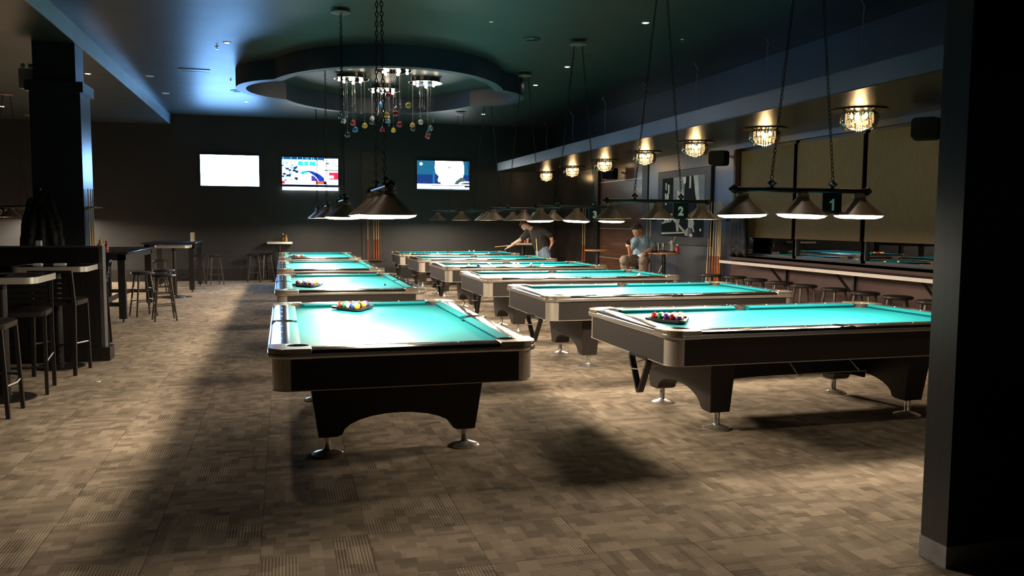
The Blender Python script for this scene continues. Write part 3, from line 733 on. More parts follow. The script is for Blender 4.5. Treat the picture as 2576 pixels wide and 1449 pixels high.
for x, y, e_, wh in ((4.6, 6.9, 45, 'above the nearest right table'), (4.6, 3.7, 45, 'in front of the nearest right table'), (-.75, 6.75, 55, 'above the left edge of the nearest left table')):  # added unseen fill lights for the nearest shades, number plates and floor
    place(dl, sd, 'added ceiling fill light out of view ' + wh, 'ceiling downlights', (x, y, ZC))
    li = bpy.data.lights.new('downlight_light', 'SPOT'); li.energy = e_; li.spot_size = radians(95); li.spot_blend = .8; li.color = (1, .82, .62); li.shadow_soft_size = .12
    lo = bpy.data.objects.new('downlight_light', li); C.objects.link(lo); lo.location = (x, y, ZC - .02)
sp = thing('sprinkler', 'x', 'sprinkler'); MB().lathe([(.035, 0), (.03, -.006), (.008, -.01), (.006, -.035), (.022, -.038), (.022, -.041), (.0001, -.042)], (0, 0, 0), 12).obj('head', 'chrome', sp); ss = {}
for (x, y), l in (((-.92, 13.41), 'sprinkler head beside the bright left downlight'), ((2.68, 10.70), 'sprinkler head on the ceiling in front of the bulkhead'), ((-.90, 16.44), 'sprinkler head left of the bulkhead lobe'), ((5.55, 10.9), 'sprinkler head near the canopy wires')):
    place(sp, ss, l, 'sprinkler heads', (x, y, ZC))
sv = {}; vt = thing('ceiling_diffuser', 'x', 'vent')
MB().lathe([(.13, 0), (.12, -.012), (.09, -.016), (.085, -.008), (.055, -.018), (.05, -.008), (.02, -.02), (.0001, -.02)], (0, 0, 0), 24).obj('diffuser_cone', 'blackmetal', vt)
for (x, y), l in (((3.473, 11.49), 'round dark air diffuser on the ceiling right of the bulkhead'), ((-.86, 17.8), 'round dark ceiling speaker left of the bulkhead')):
    place(vt, sv, l, 'round ceiling fittings', (x, y, ZC))
so_ = thing('recessed_panel', 'x', 'ceiling fitting'); MB().lathe([(.075, 0), (.07, -.006), (.0001, -.006)], (0, 0, 0), 20).obj('disc', 'white', so_); sx_ = {}
for (x, y), l in (((-2.309, 16.5), 'nearer pale round ceiling disc beside the beam'), ((-2.3, 18.6), 'farther pale round ceiling disc beside the beam')): place(so_, sx_, l, 'pale ceiling discs', (x, y, ZC))
v = thing('air_vent', 'long slot air vent in the ceiling left of the bulkhead', 'vent', (-1.45, 15.6, ZC)); MB().box(-.25, .25, -.10, .10, -.008, 0).obj('grille', 'black', v); MB().box(-.26, .26, -.12, -.10, -.012, 0).box(-.26, .26, .10, .12, -.012, 0).box(-.26, -.25, -.1, .1, -.012, 0).box(.25, .26, -.1, .1, -.012, 0).obj('vent_frame', 'beam', v)
em = thing('emergency_light', 'white emergency light box with two round heads beside the left pillar', 'emergency light', (-3.34, 12.8, 3.33))
MB().box(-.10, .10, -.05, .05, 0, .27).obj('box', pbr('emergency_box', (.8, .8, .83), .5, noise=.05, nscale=9.), em, bevel=.008)
for s in (-1, 1): MB().sphere((s * .045, -.03, .305), .032, 12, 8).obj('lamp_head', 'white', em)

# crystal ceiling lamps under the canopy
cr = thing('crystal_lamp', 'x', 'ceiling lamp')
MB().lathe([(.0001, 0), (.305, 0), (.310, -.008), (.300, -.018), (.0001, -.018)], (0, 0, 0), 40).obj('ceiling_plate', pbr('mirror_black', (.05, .035, .025), .12, metal=.8, noise=.1, nscale=4.), cr)
MB().lathe([(.165, -.018), (.200, -.045), (.214, -.09), (.214, -.14), (.200, -.19), (.165, -.225)], (0, 0, 0), 36).obj('glass_drum', 'smoky', cr)
m = MB()
for k in range(5):
    a = 2 * PI * k / 5; m.sphere((.085 * cos(a), .085 * sin(a), -.075), .020, 10, 6, (1, 1, 1.6))
m.obj('bulbs', 'crystalbulb', cr)
cm = MB()
for ringr, nn, z0, z1 in ((.150, 22, -.04, -.115), (.125, 18, -.12, -.20), (.075, 12, -.13, -.235), (.03, 6, -.14, -.26)):
    for k in range(nn):
        a = 2 * PI * k / nn; x, y = ringr * cos(a), ringr * sin(a)
        nseg = 3
        for j in range(nseg):
            zc0 = z0 + (z1 - z0) * (j + .5) / nseg; h = abs(z1 - z0) / nseg * .5; r = .009
            cm.add([(x, y, zc0 + h), (x + r, y, zc0), (x, y + r, zc0), (x - r, y, zc0), (x, y - r, zc0), (x, y, zc0 - h)], [(0, 1, 2), (0, 2, 3), (0, 3, 4), (0, 4, 1), (5, 2, 1), (5, 3, 2), (5, 4, 3), (5, 1, 4)])
cm.obj('crystal_strands', 'crystal', cr, smooth=0)['kind'] = 'stuff'
li = bpy.data.lights.new('crystal_light', 'POINT'); li.energy = 3.6; li.color = (1, .74, .42); li.shadow_soft_size = .06
lo = bpy.data.objects.new('crystal_light', li); C.objects.link(lo); lo.parent = cr; lo.location = (0, 0, -.15)
MB().tube([(.02, 0, .17), (.015, .01, .5), (-.01, 0, .9), (.01, 0, 1.18), (-.04, .02, 1.27)], .0035, 5).obj('cable', 'white', cr)
MB().lathe([(.022, 0), (.022, -.02), (.0001, -.025)], (-.04, .02, 1.285), 10).obj('ceiling_hook', 'chrome', cr)
scr = {}
for k, (y, x) in enumerate(((8.27, 6.50), (10.305, 6.55), (12.34, 6.55), (14.37, 6.585), (16.55, 6.65), (18.75, 6.71), (21.02, 6.79))):
    place(cr, scr, ['nearest', 'second', 'third', 'fourth', 'fifth', 'sixth', 'farthest'][k] + ' glass drum crystal lamp under the hanging canopy', 'crystal lamps under the canopy', (x, y, 2.885))

# chandeliers
def make_chandelier():
    t = thing('chandelier', 'x', 'chandelier')
    MB().lathe([(.0001, 0), (.27, 0), (.27, -.040), (.305, -.055), (.312, -.062), (.305, -.068), (.0001, -.060)], (0, 0, 0), 40).obj('ceiling_pan', pbr('chandelier_chrome', (.28, .24, .22), .1, metal=1., noise=.1, nscale=4.), t)
    MB().tube([(.308 * cos(2 * PI * i / 32), .308 * sin(2 * PI * i / 32), -.066) for i in range(32)], .006, 6, closed=True).obj('rim', 'chrome', t)
    for k in range(6):
        a = 2 * PI * k / 6 + .3; rr = .23 if k % 2 else .17
        b = MB().lathe([(.012, -.060), (.012, -.075)], (rr * cos(a), rr * sin(a), 0), 8).obj('bulb_socket', 'chrome', t)
        MB().sphere((rr * cos(a), rr * sin(a), -.095), .027, 12, 8).obj('bulb', 'bulb', b)
    for k in range(7):
        a = 2.4 * k + .5; r = .06 + .022 * k; L = .35 + .35 * ((k * 37) % 10) / 10
        x, y = r * cos(a), r * sin(a)
        MB().tube([(x, y, -.08), (x, y, -L)], .0012, 4).lathe([(.0001, -L + .02), (.003, -L), (.005, -L - .09), (.014, -L - .125), (.011, -L - .145), (.0001, -L - .155)], (x, y, 0), 8).obj('crystal_drop', 'dropglass', t)
    li = bpy.data.lights.new('chandelier_light', 'POINT'); li.energy = .7; li.color = (1, .86, .70); li.shadow_soft_size = .15
    lo = bpy.data.objects.new('chandelier_light', li); C.objects.link(lo); lo.parent = t; lo.location = (0, 0, -.19)
    return t
ch = make_chandelier(); sc_ = {}
for k, (x, y) in enumerate(((1.232, 15.32), (1.853, 14.25), (1.95, 16.38), (2.58, 15.33))):
    place(ch, sc_, ['leftmost', 'nearest and topmost', 'farthest, lower middle', 'rightmost'][k] + ' of the four round mirrored chandelier pans inside the lobed bulkhead', 'chandelier pans', (x, y, ZC), .7 * k)
OB = [(1.03,15.20,3.42,'g'),(1.07,15.15,3.33,'w'),(1.25,15.27,3.32,'r'),(1.28,15.17,3.19,'b'),(1.14,15.13,3.09,'k'),(1.46,15.28,3.28,'y'),(1.73,16.56,3.57,'w'),(1.72,16.51,3.49,'k'),(1.89,16.50,3.84,'b'),(1.75,14.13,3.67,'r'),(1.73,14.27,3.36,'y'),(2.16,16.28,3.73,'k'),(1.87,14.11,3.37,'r'),(2.08,14.08,3.51,'y'),(2.01,16.25,3.49,'g'),(1.93,16.57,3.36,'r'),(2.14,16.52,3.35,'y'),(1.97,14.38,3.22,'r'),(2.36,15.46,3.34,'y'),(2.33,15.20,3.25,'k'),(2.48,15.25,3.38,'w'),(2.69,15.39,3.29,'g'),(2.66,15.43,3.21,'k'),(2.65,15.49,3.15,'r')]
OL = ['grey-blue ornament ball, far left of the hanging cluster', 'white ornament ball just under the grey-blue one at far left', 'red ornament ball at the left', 'light blue ornament ball low at the left', 'dark clear ornament ball, lowest at the left', 'yellow ornament ball left of centre', 'white ornament ball left of centre above a dark one', 'dark ornament ball right under the white one left of centre', 'blue ornament ball high in the middle',
      'red ornament ball highest of all, beside the bulbs', 'yellow ornament ball in the middle under the blue one', 'dark ornament ball right of the middle above a red one', 'red ornament ball under the dark one right of the middle', 'orange-yellow ornament ball high at the right', 'grey ornament ball in the middle of the cluster', 'red ornament ball low in the middle', 'pale yellow ornament ball low in the middle', 'red ornament ball with pale spot, centre right', 'pale yellow ornament ball at the right above a dark one', 'dark ornament ball under the pale yellow one at the right',
      'white ornament ball at the right', 'grey-blue ornament ball at far right', 'dark ornament ball at far right in the middle of three', 'red ornament ball, lowest at far right']
om = {}
for (x, y, z, k), l in zip(OB, OL):
    col = {'g': (.14, .20, .30), 'w': (.72, .70, .66), 'r': (.62, .02, .05), 'b': (.03, .20, .55), 'k': (.05, .05, .05), 'y': (.80, .50, .04)}[k]
    if k not in om: om[k] = (MB().sphere((0, 0, 0), .049, 20, 12).mesh('ornament', [pbr('ornament_' + k, col, .15, coat=.6, noise=.1, nscale=12.)], 180), MB().lathe([(.0001, .066), (.014, .064), (.016, .046)], (0, 0, 0), 10).mesh('cap', ['chrome']))
    o = bpy.data.objects.new('hanging_ball_ornament', om[k][0]); C.objects.link(o); o.location = (x, y, z); o.rotation_euler = (0, 0, random.uniform(0, 6)); tag(o, l, 'ornament', 'hanging ball ornaments')
    c2 = bpy.data.objects.new('cap', om[k][1]); C.objects.link(c2); c2.parent = o
    MB().tube([(0, 0, .064), (0, 0, ZC - .083 - z)], .001, 4).obj('wire', 'white', o)

# ------------------------------------------------------------------ stools, chairs, tables
def make_stool():
    t = thing('bar_stool', 'x', 'stool')
    MB().lathe([(.0001, .672), (.150, .672), (.172, .680), (.178, .695), (.172, .709), (.14, .716), (.0001, .718)], (0, 0, 0), 28).obj('seat', 'vinyl', t)
    for k in range(4):
        a = PI / 4 + k * PI / 2; c_, s_ = cos(a), sin(a)
        MB().tube([(.125 * c_, .125 * s_, .675), (.225 * c_, .225 * s_, 0)], [.0165, .0135], 8).obj('leg', 'stoolwood', t)
    for z in (.24, .42):
        r = .225 - .1 * z / .675
        for k in range(4):
            a = PI / 4 + k * PI / 2; b = a + PI / 2
            zz = z + (.03 if k % 2 else 0)
            MB().tube([(r * cos(a), r * sin(a), zz), (r * cos(b), r * sin(b), zz)], .008, 6).obj('rung', 'stoolwood', t)
    return t
STL = make_stool(); sst = {}
for k, (x, y) in enumerate(((6.80, 12.15), (6.93, 11.62), (6.93, 11.03), (6.95, 10.40), (6.93, 9.82), (6.96, 9.20), (6.96, 8.62), (6.96, 8.06), (6.93, 7.48))):
    place(STL, sst, 'round black-seated bar stool, ' + ['farthest one at the window counter, by the cues', 'second from the far end of the window counter', 'third from the far end of the window counter', 'fourth from the far end of the window counter', 'fifth from the far end of the window counter', 'sixth from the far end of the window counter', 'third from the foreground pillar at the window counter', 'second from the foreground pillar at the window counter', 'half hidden behind the foreground pillar'][k], 'stools at the window counter', (x, y, 0), .3 * k + .2)
for (x, y, r), l in (((-1.79, 13.62, .25), 'round bar stool standing frontmost at the left, right of the dark tall table'), ((-2.20, 14.33, .5), 'round bar stool just behind the frontmost left one, touching the dark tall table'), ((-1.96, 14.95, .1), 'round bar stool half hidden between the two front left stools'), ((-2.52, 18.55, .3), 'round bar stool behind the steel-edged pedestal table at the left'),
                     ((-1.60, 20.95, .4), 'round bar stool with lit legs near the back wall, left side'), ((-2.0, 21.2, .2), 'round bar stool left of the lit-legged one near the back wall'), ((-.72, 21.60, .1), 'left one of two dim stools beside the back wall table'), ((-.44, 22.0, .5), 'right one of two dim stools beside the back wall table'),
                     ((6.50, 14.36, .3), 'round bar stool under the seated man'), ((5.95, 16.5, .3), 'round bar stool by the small round table left of the seated man')):
    place(STL, sst, l, None, (x, y, 0), r)
    
for o in C.objects:
    if o.get('label', '').startswith('round bar stool') and 'group' in o.keys(): del o['group']

def make_chair():   # faces +y locally
    t = thing('bar_chair', 'x', 'chair')
    MB().loft([[(x * .96, y * .96, .695) for x, y in rrect(-.205, .205, -.19, .20, .05)], [(x, y, .715) for x, y in rrect(-.205, .205, -.19, .20, .05)], [(x, y, .740) for x, y in rrect(-.205, .205, -.19, .20, .05)], [(x * .88, y * .88, .757) for x, y in rrect(-.205, .205, -.19, .20, .05)]]).obj('seat', 'vinyl', t)
    for s in (1, -1):
        MB().loft([[(s * .19 + a, -.235 + b, 0) for a, b in ((-.016, -.016), (.016, -.016), (.016, .016), (-.016, .016))], [(s * .19 + a, -.20 + b, .70) for a, b in ((-.016, -.016), (.016, -.016), (.016, .016), (-.016, .016))], [(s * .19 + a, -.262 + b, 1.035) for a, b in ((-.014, -.014), (.014, -.014), (.014, .014), (-.014, .014))]]).obj('back_post', 'blackmetal', t)
        MB().loft([[(s * .19 + a, .205 + b, 0) for a, b in ((-.014, -.014), (.014, -.014), (.014, .014), (-.014, .014))], [(s * .185 + a, .175 + b, .70) for a, b in ((-.014, -.014), (.014, -.014), (.014, .014), (-.014, .014))]]).obj('leg', 'blackmetal', t)
        MB().tube([(s * .19, -.228, .32), (s * .187, .19, .29)], .011, 6).obj('rung', 'blackmetal', t)
    MB().tube([(-.187, .19, .25), (0, .215, .25), (.187, .19, .25)], .012, 6).obj('footrest', 'blackmetal', t)
    for z in (.80, .85, .90, .95): 
        y = -.20 - .075 * (z - .70) / .40
        MB().box(-.178, .178, y - .006, y + .006, z - .018, z + .018).obj('back_slat', 'blackmetal', t)
    MB().box(-.205, .205, -.277, -.247, 1.02, 1.05).obj('top_rail', 'blackmetal', t, bevel=.006)
    return t
CHR = make_chair(); sch = {}
place(CHR, sch, 'black slat-back bar chair cut by the left edge, in front of the near steel-edged table', 'slat-back bar chairs', (-2.29, 7.30, 0), radians(-90))
place(CHR, sch, 'black slat-back bar chair behind the near steel-edged table, its back lit blue', 'slat-back bar chairs', (-2.25, 8.21, 0), radians(186))
place(CHR, sch, 'black slat-back bar chair pulled up to the second steel-edged table by the partition', 'slat-back bar chairs', (-2.18, 9.20, 0), radians(-6))
place(CHR, sch, 'black slat-back bar chair beyond the partition end post', 'slat-back bar chairs', (-2.34, 11.1, 0), radians(96))
place(CHR, sch, 'black slat-back bar chair mostly hidden behind the near table post', 'slat-back bar chairs', (-2.95, 8.55, 0), radians(170))

def steel_table(x, y, hx, hy, h, label, r=.09, group=None):
    t = thing('high_table', label, 'table', (x, y, 0), 0, group)
    o = rrect(-hx, hx, -hy, hy, r, 6)
    tp = MB().prism([(a * .99, b * .99) for a, b in o], h - .045, h).obj('tabletop', 'tabletop', t)
    o2 = [(a * .985, b * .985) for a, b in o]
    MB().loft([[(a, b, h - .052) for a, b in o2], [(a, b, h - .052) for a, b in o], [(a, b, h + .002) for a, b in o], [(a, b, h + .002) for a, b in o2]], caps=False).obj('edge_band', 'steel', t)
    MB().lathe([(.045, h - .05), (.045, .03)], (0, 0, 0), 18).obj('column', 'blackmetal', t)
    MB().lathe([(.045, .05), (.06, .035), (.22, .018), (.24, .008), (.24, 0), (.0001, 0)], (0, 0, 0), 28).obj('base_plate', 'blackmetal', t)
    return t
steel_table(-2.34, 7.93, .36, .36, 1.07, 'near black high table with a bright steel edge, cut by the left edge')
steel_table(-2.29, 9.52, .35, .31, 1.07, 'second black high table with a steel edge, against the partition')
t = steel_table(-2.11, 17.6, .32, .34, 1.05, 'small steel-edged high table with a chrome cross foot beyond the stools')
MB().tube([(.05, 0, .03), (.33, -.05, .015)], [.022, .012], 8).tube([(-.05, 0, .03), (-.33, .05, .015)], [.022, .012], 8).tube([(0, .05, .03), (.05, .33, .015)], [.022, .012], 8).tube([(0, -.05, .03), (-.02, -.33, .015)], [.022, .012], 8).obj('cross_foot', 'chrome', t)
t = steel_table(-.084, 21.72, .315, .30, 1.015, 'steel-edged high table against the back wall with two bottles', .03)
def dark_table(x0, x1, y0, y1, h, label):
    t = thing('tall_wooden_table', label, 'table', ((x0 + x1) / 2, (y0 + y1) / 2, 0)); a, b = (x1 - x0) / 2, (y1 - y0) / 2
    MB().box(-a, a, -b, b, h - .03, h).obj('tabletop', 'tabletop', t, bevel=.008)
    MB().box(-a + .06, a - .06, -b + .06, b - .06, h - .12, h - .03).obj('table_apron', 'blackwood', t)
    for sx in (1, -1):
        for sy in (1, -1):
            l_ = MB().box(sx * (a - .11) - .05, sx * (a - .11) + .05, sy * (b - .11) - .05, sy * (b - .11) + .05, .05, h - .03).obj('leg', 'blackwood', t)
            MB().lathe([(.012, .05), (.012, .01), (.025, .006), (.025, 0), (.0001, 0)], (sx * (a - .11), sy * (b - .11), 0), 8).obj('leveling_foot', 'blackmetal', l_)
    MB().box(-a + .12, a - .12, -b + .09, -b + .13, .24, .30).box(-a + .12, a - .12, b - .13, b - .09, .24, .30).box(-.03, .03, -b + .1, b - .1, .24, .30).obj('stretcher', 'blackwood', t)
    return t
dark_table(-3.15, -2.25, 13.42, 16.2, 1.06, 'tall dark wooden table with square legs behind the partition')
dark_table(-2.9, -1.80, 18.75, 20.75, 1.06, 'farther tall dark wooden table near the back left wall')

# counter
ct = thing('window_counter', 'long dark drinks counter with a pale front edge below the windows', 'counter', (7.2, 9.4, 0))
MB().box(-.19, .2, -6.5, 2.85, .905, .938).obj('countertop', 'counter', ct); MB().box(-.205, -.19, -6.5, 2.85, .895, .941).obj('edge_band', 'edgeband', ct)
for y in (10.92, 9.37, 7.83, 6.3):
    yy = y - 9.4
    b = MB().box(.16, .199, yy - .025, yy + .025, .56, .905).obj('bracket', 'blackwood', ct)
    MB().tube([(-.11, yy, .90), (.175, yy, .60)], .020, 4).obj('brace', 'blackwood', b)

# round wooden tables
def round_table(x, y, h, r, label):
    t = thing('round_table', label, 'table', (x, y, 0))
    MB().lathe([(.0001, h - .03), (r - .01, h - .03), (r, h - .022), (r, h - .006), (r - .008, h), (.0001, h)], (0, 0, 0), 40).obj('tabletop', 'oak', t)
    MB().lathe([(.035, h - .03), (.035, .03)], (0, 0, 0), 16).obj('column', 'blackmetal', t); MB().lathe([(.035, .05), (.05, .035), (.21, .016), (.22, 0), (.0001, 0)], (0, 0, 0), 24).obj('base_plate', 'blackmetal', t); return t
HT = 1.0
round_table(6.84, 14.0, HT, .305, 'round wooden high table beside the seated man, covered with a tray of dishes')
round_table(6.42, 16.3, .975, .27, 'small round wooden table left of the seated man, with an empty top')
# things on the man's table
tr = thing('serving_tray', 'dark oval serving tray on the round table beside the seated man', 'tray', (6.86, 14.03, HT))
MB().lathe([(.0001, .004), (.20, .004), (.23, .03), (.236, .03), (.21, 0), (.0001, 0)], (0, 0, 0), 32).obj('tray_body', 'brown', tr)
gl = MB().lathe([(.0001, .004), (.030, .004), (.042, .17), (.044, .17), (.033, 0), (.0001, 0)], (0, 0, 0), 18)
o = gl.obj('drinking_glass', 'clearglass', None, (6.74, 14.05, HT + .005)); tag(o, 'tall empty glass on the left side of the tray', 'glass', 'tall glasses'); o2 = copy_tree(o); o2.location = (6.80, 13.98, HT + .005); tag(o2, 'tall empty glass right behind the first, nearer the tray middle', 'glass')
o = MB().lathe([(.0001, .006), (.028, .006), (.032, .13), (.030, .15), (.034, .19)], (0, 0, 0), 14).obj('glass_mug', 'clearglass', None, (6.905, 13.96, HT + .005)); tag(o, 'ribbed clear mug between the glasses and the white bottle', 'glass')
def bottle(mat, capmat, loc, label, h=.20, r=.030, name='sauce_bottle'):
    t = thing(name, label, 'bottle', loc)
    MB().lathe([(.0001, 0), (r, 0), (r, h * .5), (r * .85, h * .62), (r * .42, h * .78), (r * .38, h * .86)], (0, 0, 0), 16).obj('bottle_body', mat, t)
    MB().lathe([(r * .48, h * .85), (r * .5, h * .9), (r * .42, h * 1.0), (.0001, h * 1.0)], (0, 0, 0), 12).obj('cap', capmat, t); return t
bottle('offwhite', 'offwhite', (6.99, 14.0, HT + .005), 'tall white sauce bottle on the tray beside the seated man', .22, .034)
bottle('red', 'white', (7.06, 13.9, HT), 'red sauce bottle with a white lid at the right of the tray', .16, .040)
o = MB().box(-.14, .14, -.05, .05, 0, .006).obj('napkin', 'offwhite', None, (6.80, 13.765, HT), bevel=.002); tag(o, 'folded white napkin at the front edge of the round table', 'napkin')
o = MB().loft([[(a * .05, b * .05, 0) for a, b in rrect(-1, 1, -1, 1, .3)], [(0.01 + a * .012, b * .012, .08) for a, b in rrect(-1, 1, -1, 1, .3)]]).obj('crumpled_napkin', 'offwhite', None, (6.84, 14.12, HT + .005)); tag(o, 'crumpled paper napkin standing in the tray behind the glasses', 'napkin')
# back wall table bottles, left condiments
bottle('brown', 'white', (-.005, 21.6, 1.017), 'dark sauce bottle with a white cap on the back wall table', .21, .034)
bottle('yellow', 'yellow', (.075, 21.62, 1.017), 'yellow mustard bottle on the back wall table', .17, .034)
cd = thing('condiment_caddy', 'wire caddy with tall handle on the dark tall table behind the partition', 'caddy', (-2.69, 13.9, 1.06))
MB().tube([(-.07, -.04, .05), (.07, -.04, .05), (.07, .04, .05), (-.07, .04, .05)], .003, 5, closed=True).tube([(-.07, -.04, .004), (.07, -.04, .004), (.07, .04, .004), (-.07, .04, .004)], .003, 5, closed=True).tube([(-.02, 0, .0), (-.02, 0, .27), (-.01, 0, .295), (.01, 0, .295), (.02, 0, .27), (.02, 0, 0)], .003, 5).obj('wire_frame', 'chrome', cd)
bottle('yellow', 'yellow', (-2.71, 13.86, 1.062), 'round yellow mustard bottle in the wire caddy', .18, .045)
bottle('red', 'red', (-2.65, 13.98, 1.062), 'red ketchup bottle behind the yellow one in the caddy', .16, .032)
ng = thing('menu_holder', 'pale yellow and white menu stand on the farther tall dark table', 'menu stand', (-1.90, 19.1, 1.06)); MB().box(-.045, .045, -.02, -.01, .0, .22).obj('card', 'offwhite', ng); MB().box(.028, .048, -.024, -.02, .02, .21).obj('stripe', 'yellow', ng); MB().box(-.05, .05, -.03, .03, 0, .02).obj('holder_base', 'black', ng)
o = MB().box(-.028, .028, -.028, .028, 0, .058).obj('napkin_cup', 'offwhite', None, (-2.55, 9.94, 1.263), bevel=.006); tag(o, 'small white cup standing on top of the partition', 'cup')
for (x, y, w), l in (((-2.43, 9.40, .045), 'small white folded napkin on the left of the second steel-edged table'), ((-2.22, 9.38, .06), 'wider white folded napkin in the middle of the second steel-edged table'), ((-2.46, 7.78, .06), 'white folded napkin on the near steel-edged table')):
    o = MB().box(-w, w, -.03, .03, 0, .03).obj('folded_napkin', 'offwhite', None, (x, y, 1.072), bevel=.01); tag(o, l, 'napkin', 'folded napkins')
for (x, y, w), l in (((-2.10, 9.42, .05), 'dark small dish at the right of the second steel-edged table'), ((-2.30, 7.80, .07), 'dark oval dish beside the napkin on the near steel-edged table')):
    o = MB().lathe([(.0001, 0), (w * .6, 0), (w, .018), (w * .95, .018), (.0001, .006)], (0, 0, 0), 18).obj('small_dish', 'tabletop', None, (x, y, 1.072)); tag(o, l, 'dish', 'small dishes')
o = MB().loft([[(-.018, -.01, 0), (.016, -.012, 0), (.02, .01, 0), (-.012, .012, 0)], [(-.012, -.006, .008), (.01, -.007, .008), (.012, .006, .008), (-.008, .008, .008)]]).obj('paper_scrap', 'offwhite', None, (-1.73, 8.55, 0)); tag(o, 'tiny white scrap lying on the open carpet at the left', 'scrap')

# ------------------------------------------------------------------ cues and racks
def cue_mesh():
    m = MB(); m.tube([(0, 0, .52), (0, 0, 1.46)], [.0122, .0065], 8); m.mi = 1; m.tube([(0, 0, 0), (0, 0, .52)], [.0145, .0122], 8); return m
CU = cue_mesh().mesh('pool_cue', ['cuelight', 'cuedark'])
def cue(p0, p1, label, group=None):
    o = bpy.data.objects.new('pool_cue', CU); C.objects.link(o); d = Vector(p1) - Vector(p0)
    o.location = p0; o.rotation_mode = 'QUATERNION'; o.rotation_quaternion = Vector((0, 0, 1)).rotation_difference(d.normalized()); o.scale = (1, 1, d.length / 1.46)
    return tag(o, label, 'cue', group)
rk = thing('cue_rack', 'tall dark red-brown cue rack board on the back wall', 'cue rack', (2.29, YB, 0))
MB().box(-.25, .25, -.05, 0, .48, 3.38).obj('backboard', 'rackred', rk); MB().box(-.30, .30, -.17, -.05, .49, .54).obj('shelf', 'rackred', rk); MB().box(-.22, .22, -.12, -.05, 1.86, 1.89).obj('cue_clip', 'rackred', rk)
for k, x in enumerate((2.175, 2.335, 2.40, 2.455)): cue((x, YB - .13, .541), (x, YB - .125, 2.0), ['leftmost cue, standing alone,', 'second cue, left of the close three,', 'third cue from the left', 'rightmost cue'][k] + ' in the back wall rack', 'cues in the back wall rack')
rk = thing('cue_rack', 'cue rack on the right wall between the picture and the windows', 'cue rack', (XR, 12.93, 0))
MB().box(-.14, 0, -.32, .28, .40, .45).obj('shelf', 'rackred', rk); MB().box(-.10, 0, -.32, .32, 1.60, 1.615).obj('cue_clip', 'blackmetal', rk)
for k, y in enumerate((13.12, 13.02, 12.93, 12.86, 12.82, 12.77)): cue((XR - .10, y, .451), (XR - .085, y, 1.93), ['first cue from the left', 'second cue from the left', 'third cue from the left', 'fourth cue from the left', 'fifth cue from the left', 'rightmost cue'][k] + ' in the rack on the right wall', 'cues in the right wall rack')
cue((7.02, 12.75, 0.), (7.37, 13.30, 1.33), 'single cue leaning against the right wall left of the rack')
cue((6.9, 14.9, 0.), (7.36, 14.55, 1.32), 'single cue leaning on the wall behind the seated man')
rk = thing('cue_rack', 'cue holder with a shiny rail on the side of the left pillar', 'cue rack', (-2.62, 12.74, 0)); MB().box(0, .12, -.24, .24, 1.715, 1.727).obj('cue_clip', 'chrome', rk); MB().box(0, .12, -.24, .24, .45, .50).obj('shelf', 'blackwood', rk)
for k, (x, y) in enumerate(((-2.580, 12.56), (-2.570, 12.66), (-2.565, 12.76))): cue((x, y, .501), (x - .01, y, 1.975), ['left', 'middle', 'right'][k] + ' one of three cues standing on the side of the left pillar', 'cues on the left pillar')
rk = thing('cue_rack', 'narrow cue holder by the black post near the wood panels', 'cue rack', (XR, 19.55, 0)); MB().box(-.12, .04, -.15, .15, .42, .46).obj('shelf', 'rackred', rk); MB().box(-.10, .04, -.15, .15, 1.6, 1.62).obj('cue_clip', 'blackmetal', rk)
for k, y in enumerate((19.62, 19.47)): cue((XR - .085, y, .461), (XR - .075, y, 1.93), ['left', 'right'][k] + ' one of two cues left of the wood panel bay', 'cues by the wood panels')
rk = thing('cue_rack', 'cue holder on the wall behind the seated man', 'cue rack', (XR, 15.72, 0)); MB().box(-.12, 0, -.15, .15, .42, .46).obj('shelf', 'rackred', rk); MB().box(-.10, 0, -.15, .15, 1.6, 1.615).obj('cue_clip', 'blackmetal', rk)
for k, y in enumerate((15.80, 15.64)): cue((XR - .085, y, .461), (XR - .075, y, 1.95), ['left', 'right'][k] + ' one of two pale cues above the seated man', 'cues behind the seated man')

# framed photograph
pf = thing('framed_photograph', 'large black-framed black and white photograph on the right wall', 'picture', (XR, 14.31, 1.13))
w, h = 1.075, 1.44
MB().box(-.05, 0, -w, w, 0, h).obj('frame', 'frame', pf, bevel=.01)
pp = MB(); mats = ['photodark', 'photolight', 'photomid']
def PG(mi, pts, d):
    pp.mi = mi; # pts in 0..100 from left (far, +y) to right (near, -y), top to bottom
    pp.add([(-.052 - d * .0004, (.86 - 1.72 * a / 100), (1.30 - 1.14 * b / 100)) for a, b in pts], [list(range(len(pts)))])
PG(0, R4(0, 0, 100, 100), 0)
PG(2, R4(28, 0, 55, 46), 1); PG(2, [(78, 0), (100, 0), (100, 44), (86, 44)], 1)
PG(1, [(50, 2), (58, 0), (58, 10), (54, 14)], 2); PG(1, [(66, 0), (70, 0), (70, 20), (66, 20)], 2); PG(1, [(75, 0), (85, 0), (88, 30), (90, 45), (84, 46), (80, 30)], 2)
PG(1, [(8, 8), (11, 8), (11, 20), (8, 20)], 2); PG(1, [(14, 10), (19, 12), (18, 28), (15, 26)], 2); PG(1, [(7, 26), (10, 26), (12, 46), (8, 46)], 2); PG(1, circ(14, 32, 3, 10, 6), 2)
PG(1, [(38, 22), (45, 26), (50, 20), (53, 30), (50, 44), (44, 38), (38, 44)], 3); PG(1, [(47, 44), (53, 50), (48, 66), (43, 60)], 3)
PG(1, [(0, 76), (24, 72), (25, 75), (0, 79)], 2); PG(1, [(6, 71), (18, 68), (18, 75), (6, 76)], 3)
PG(1, [(22, 62), (27, 60), (26, 72), (22, 74)], 3); PG(1, [(32, 62), (36, 62), (44, 90), (38, 92)], 2); PG(1, [(40, 62), (46, 62), (44, 78), (40, 76)], 2)
PG(1, [(28, 72), (31, 70), (62, 92), (60, 97)], 4); PG(1, [(0, 94), (55, 92), (57, 94), (0, 97)], 3)
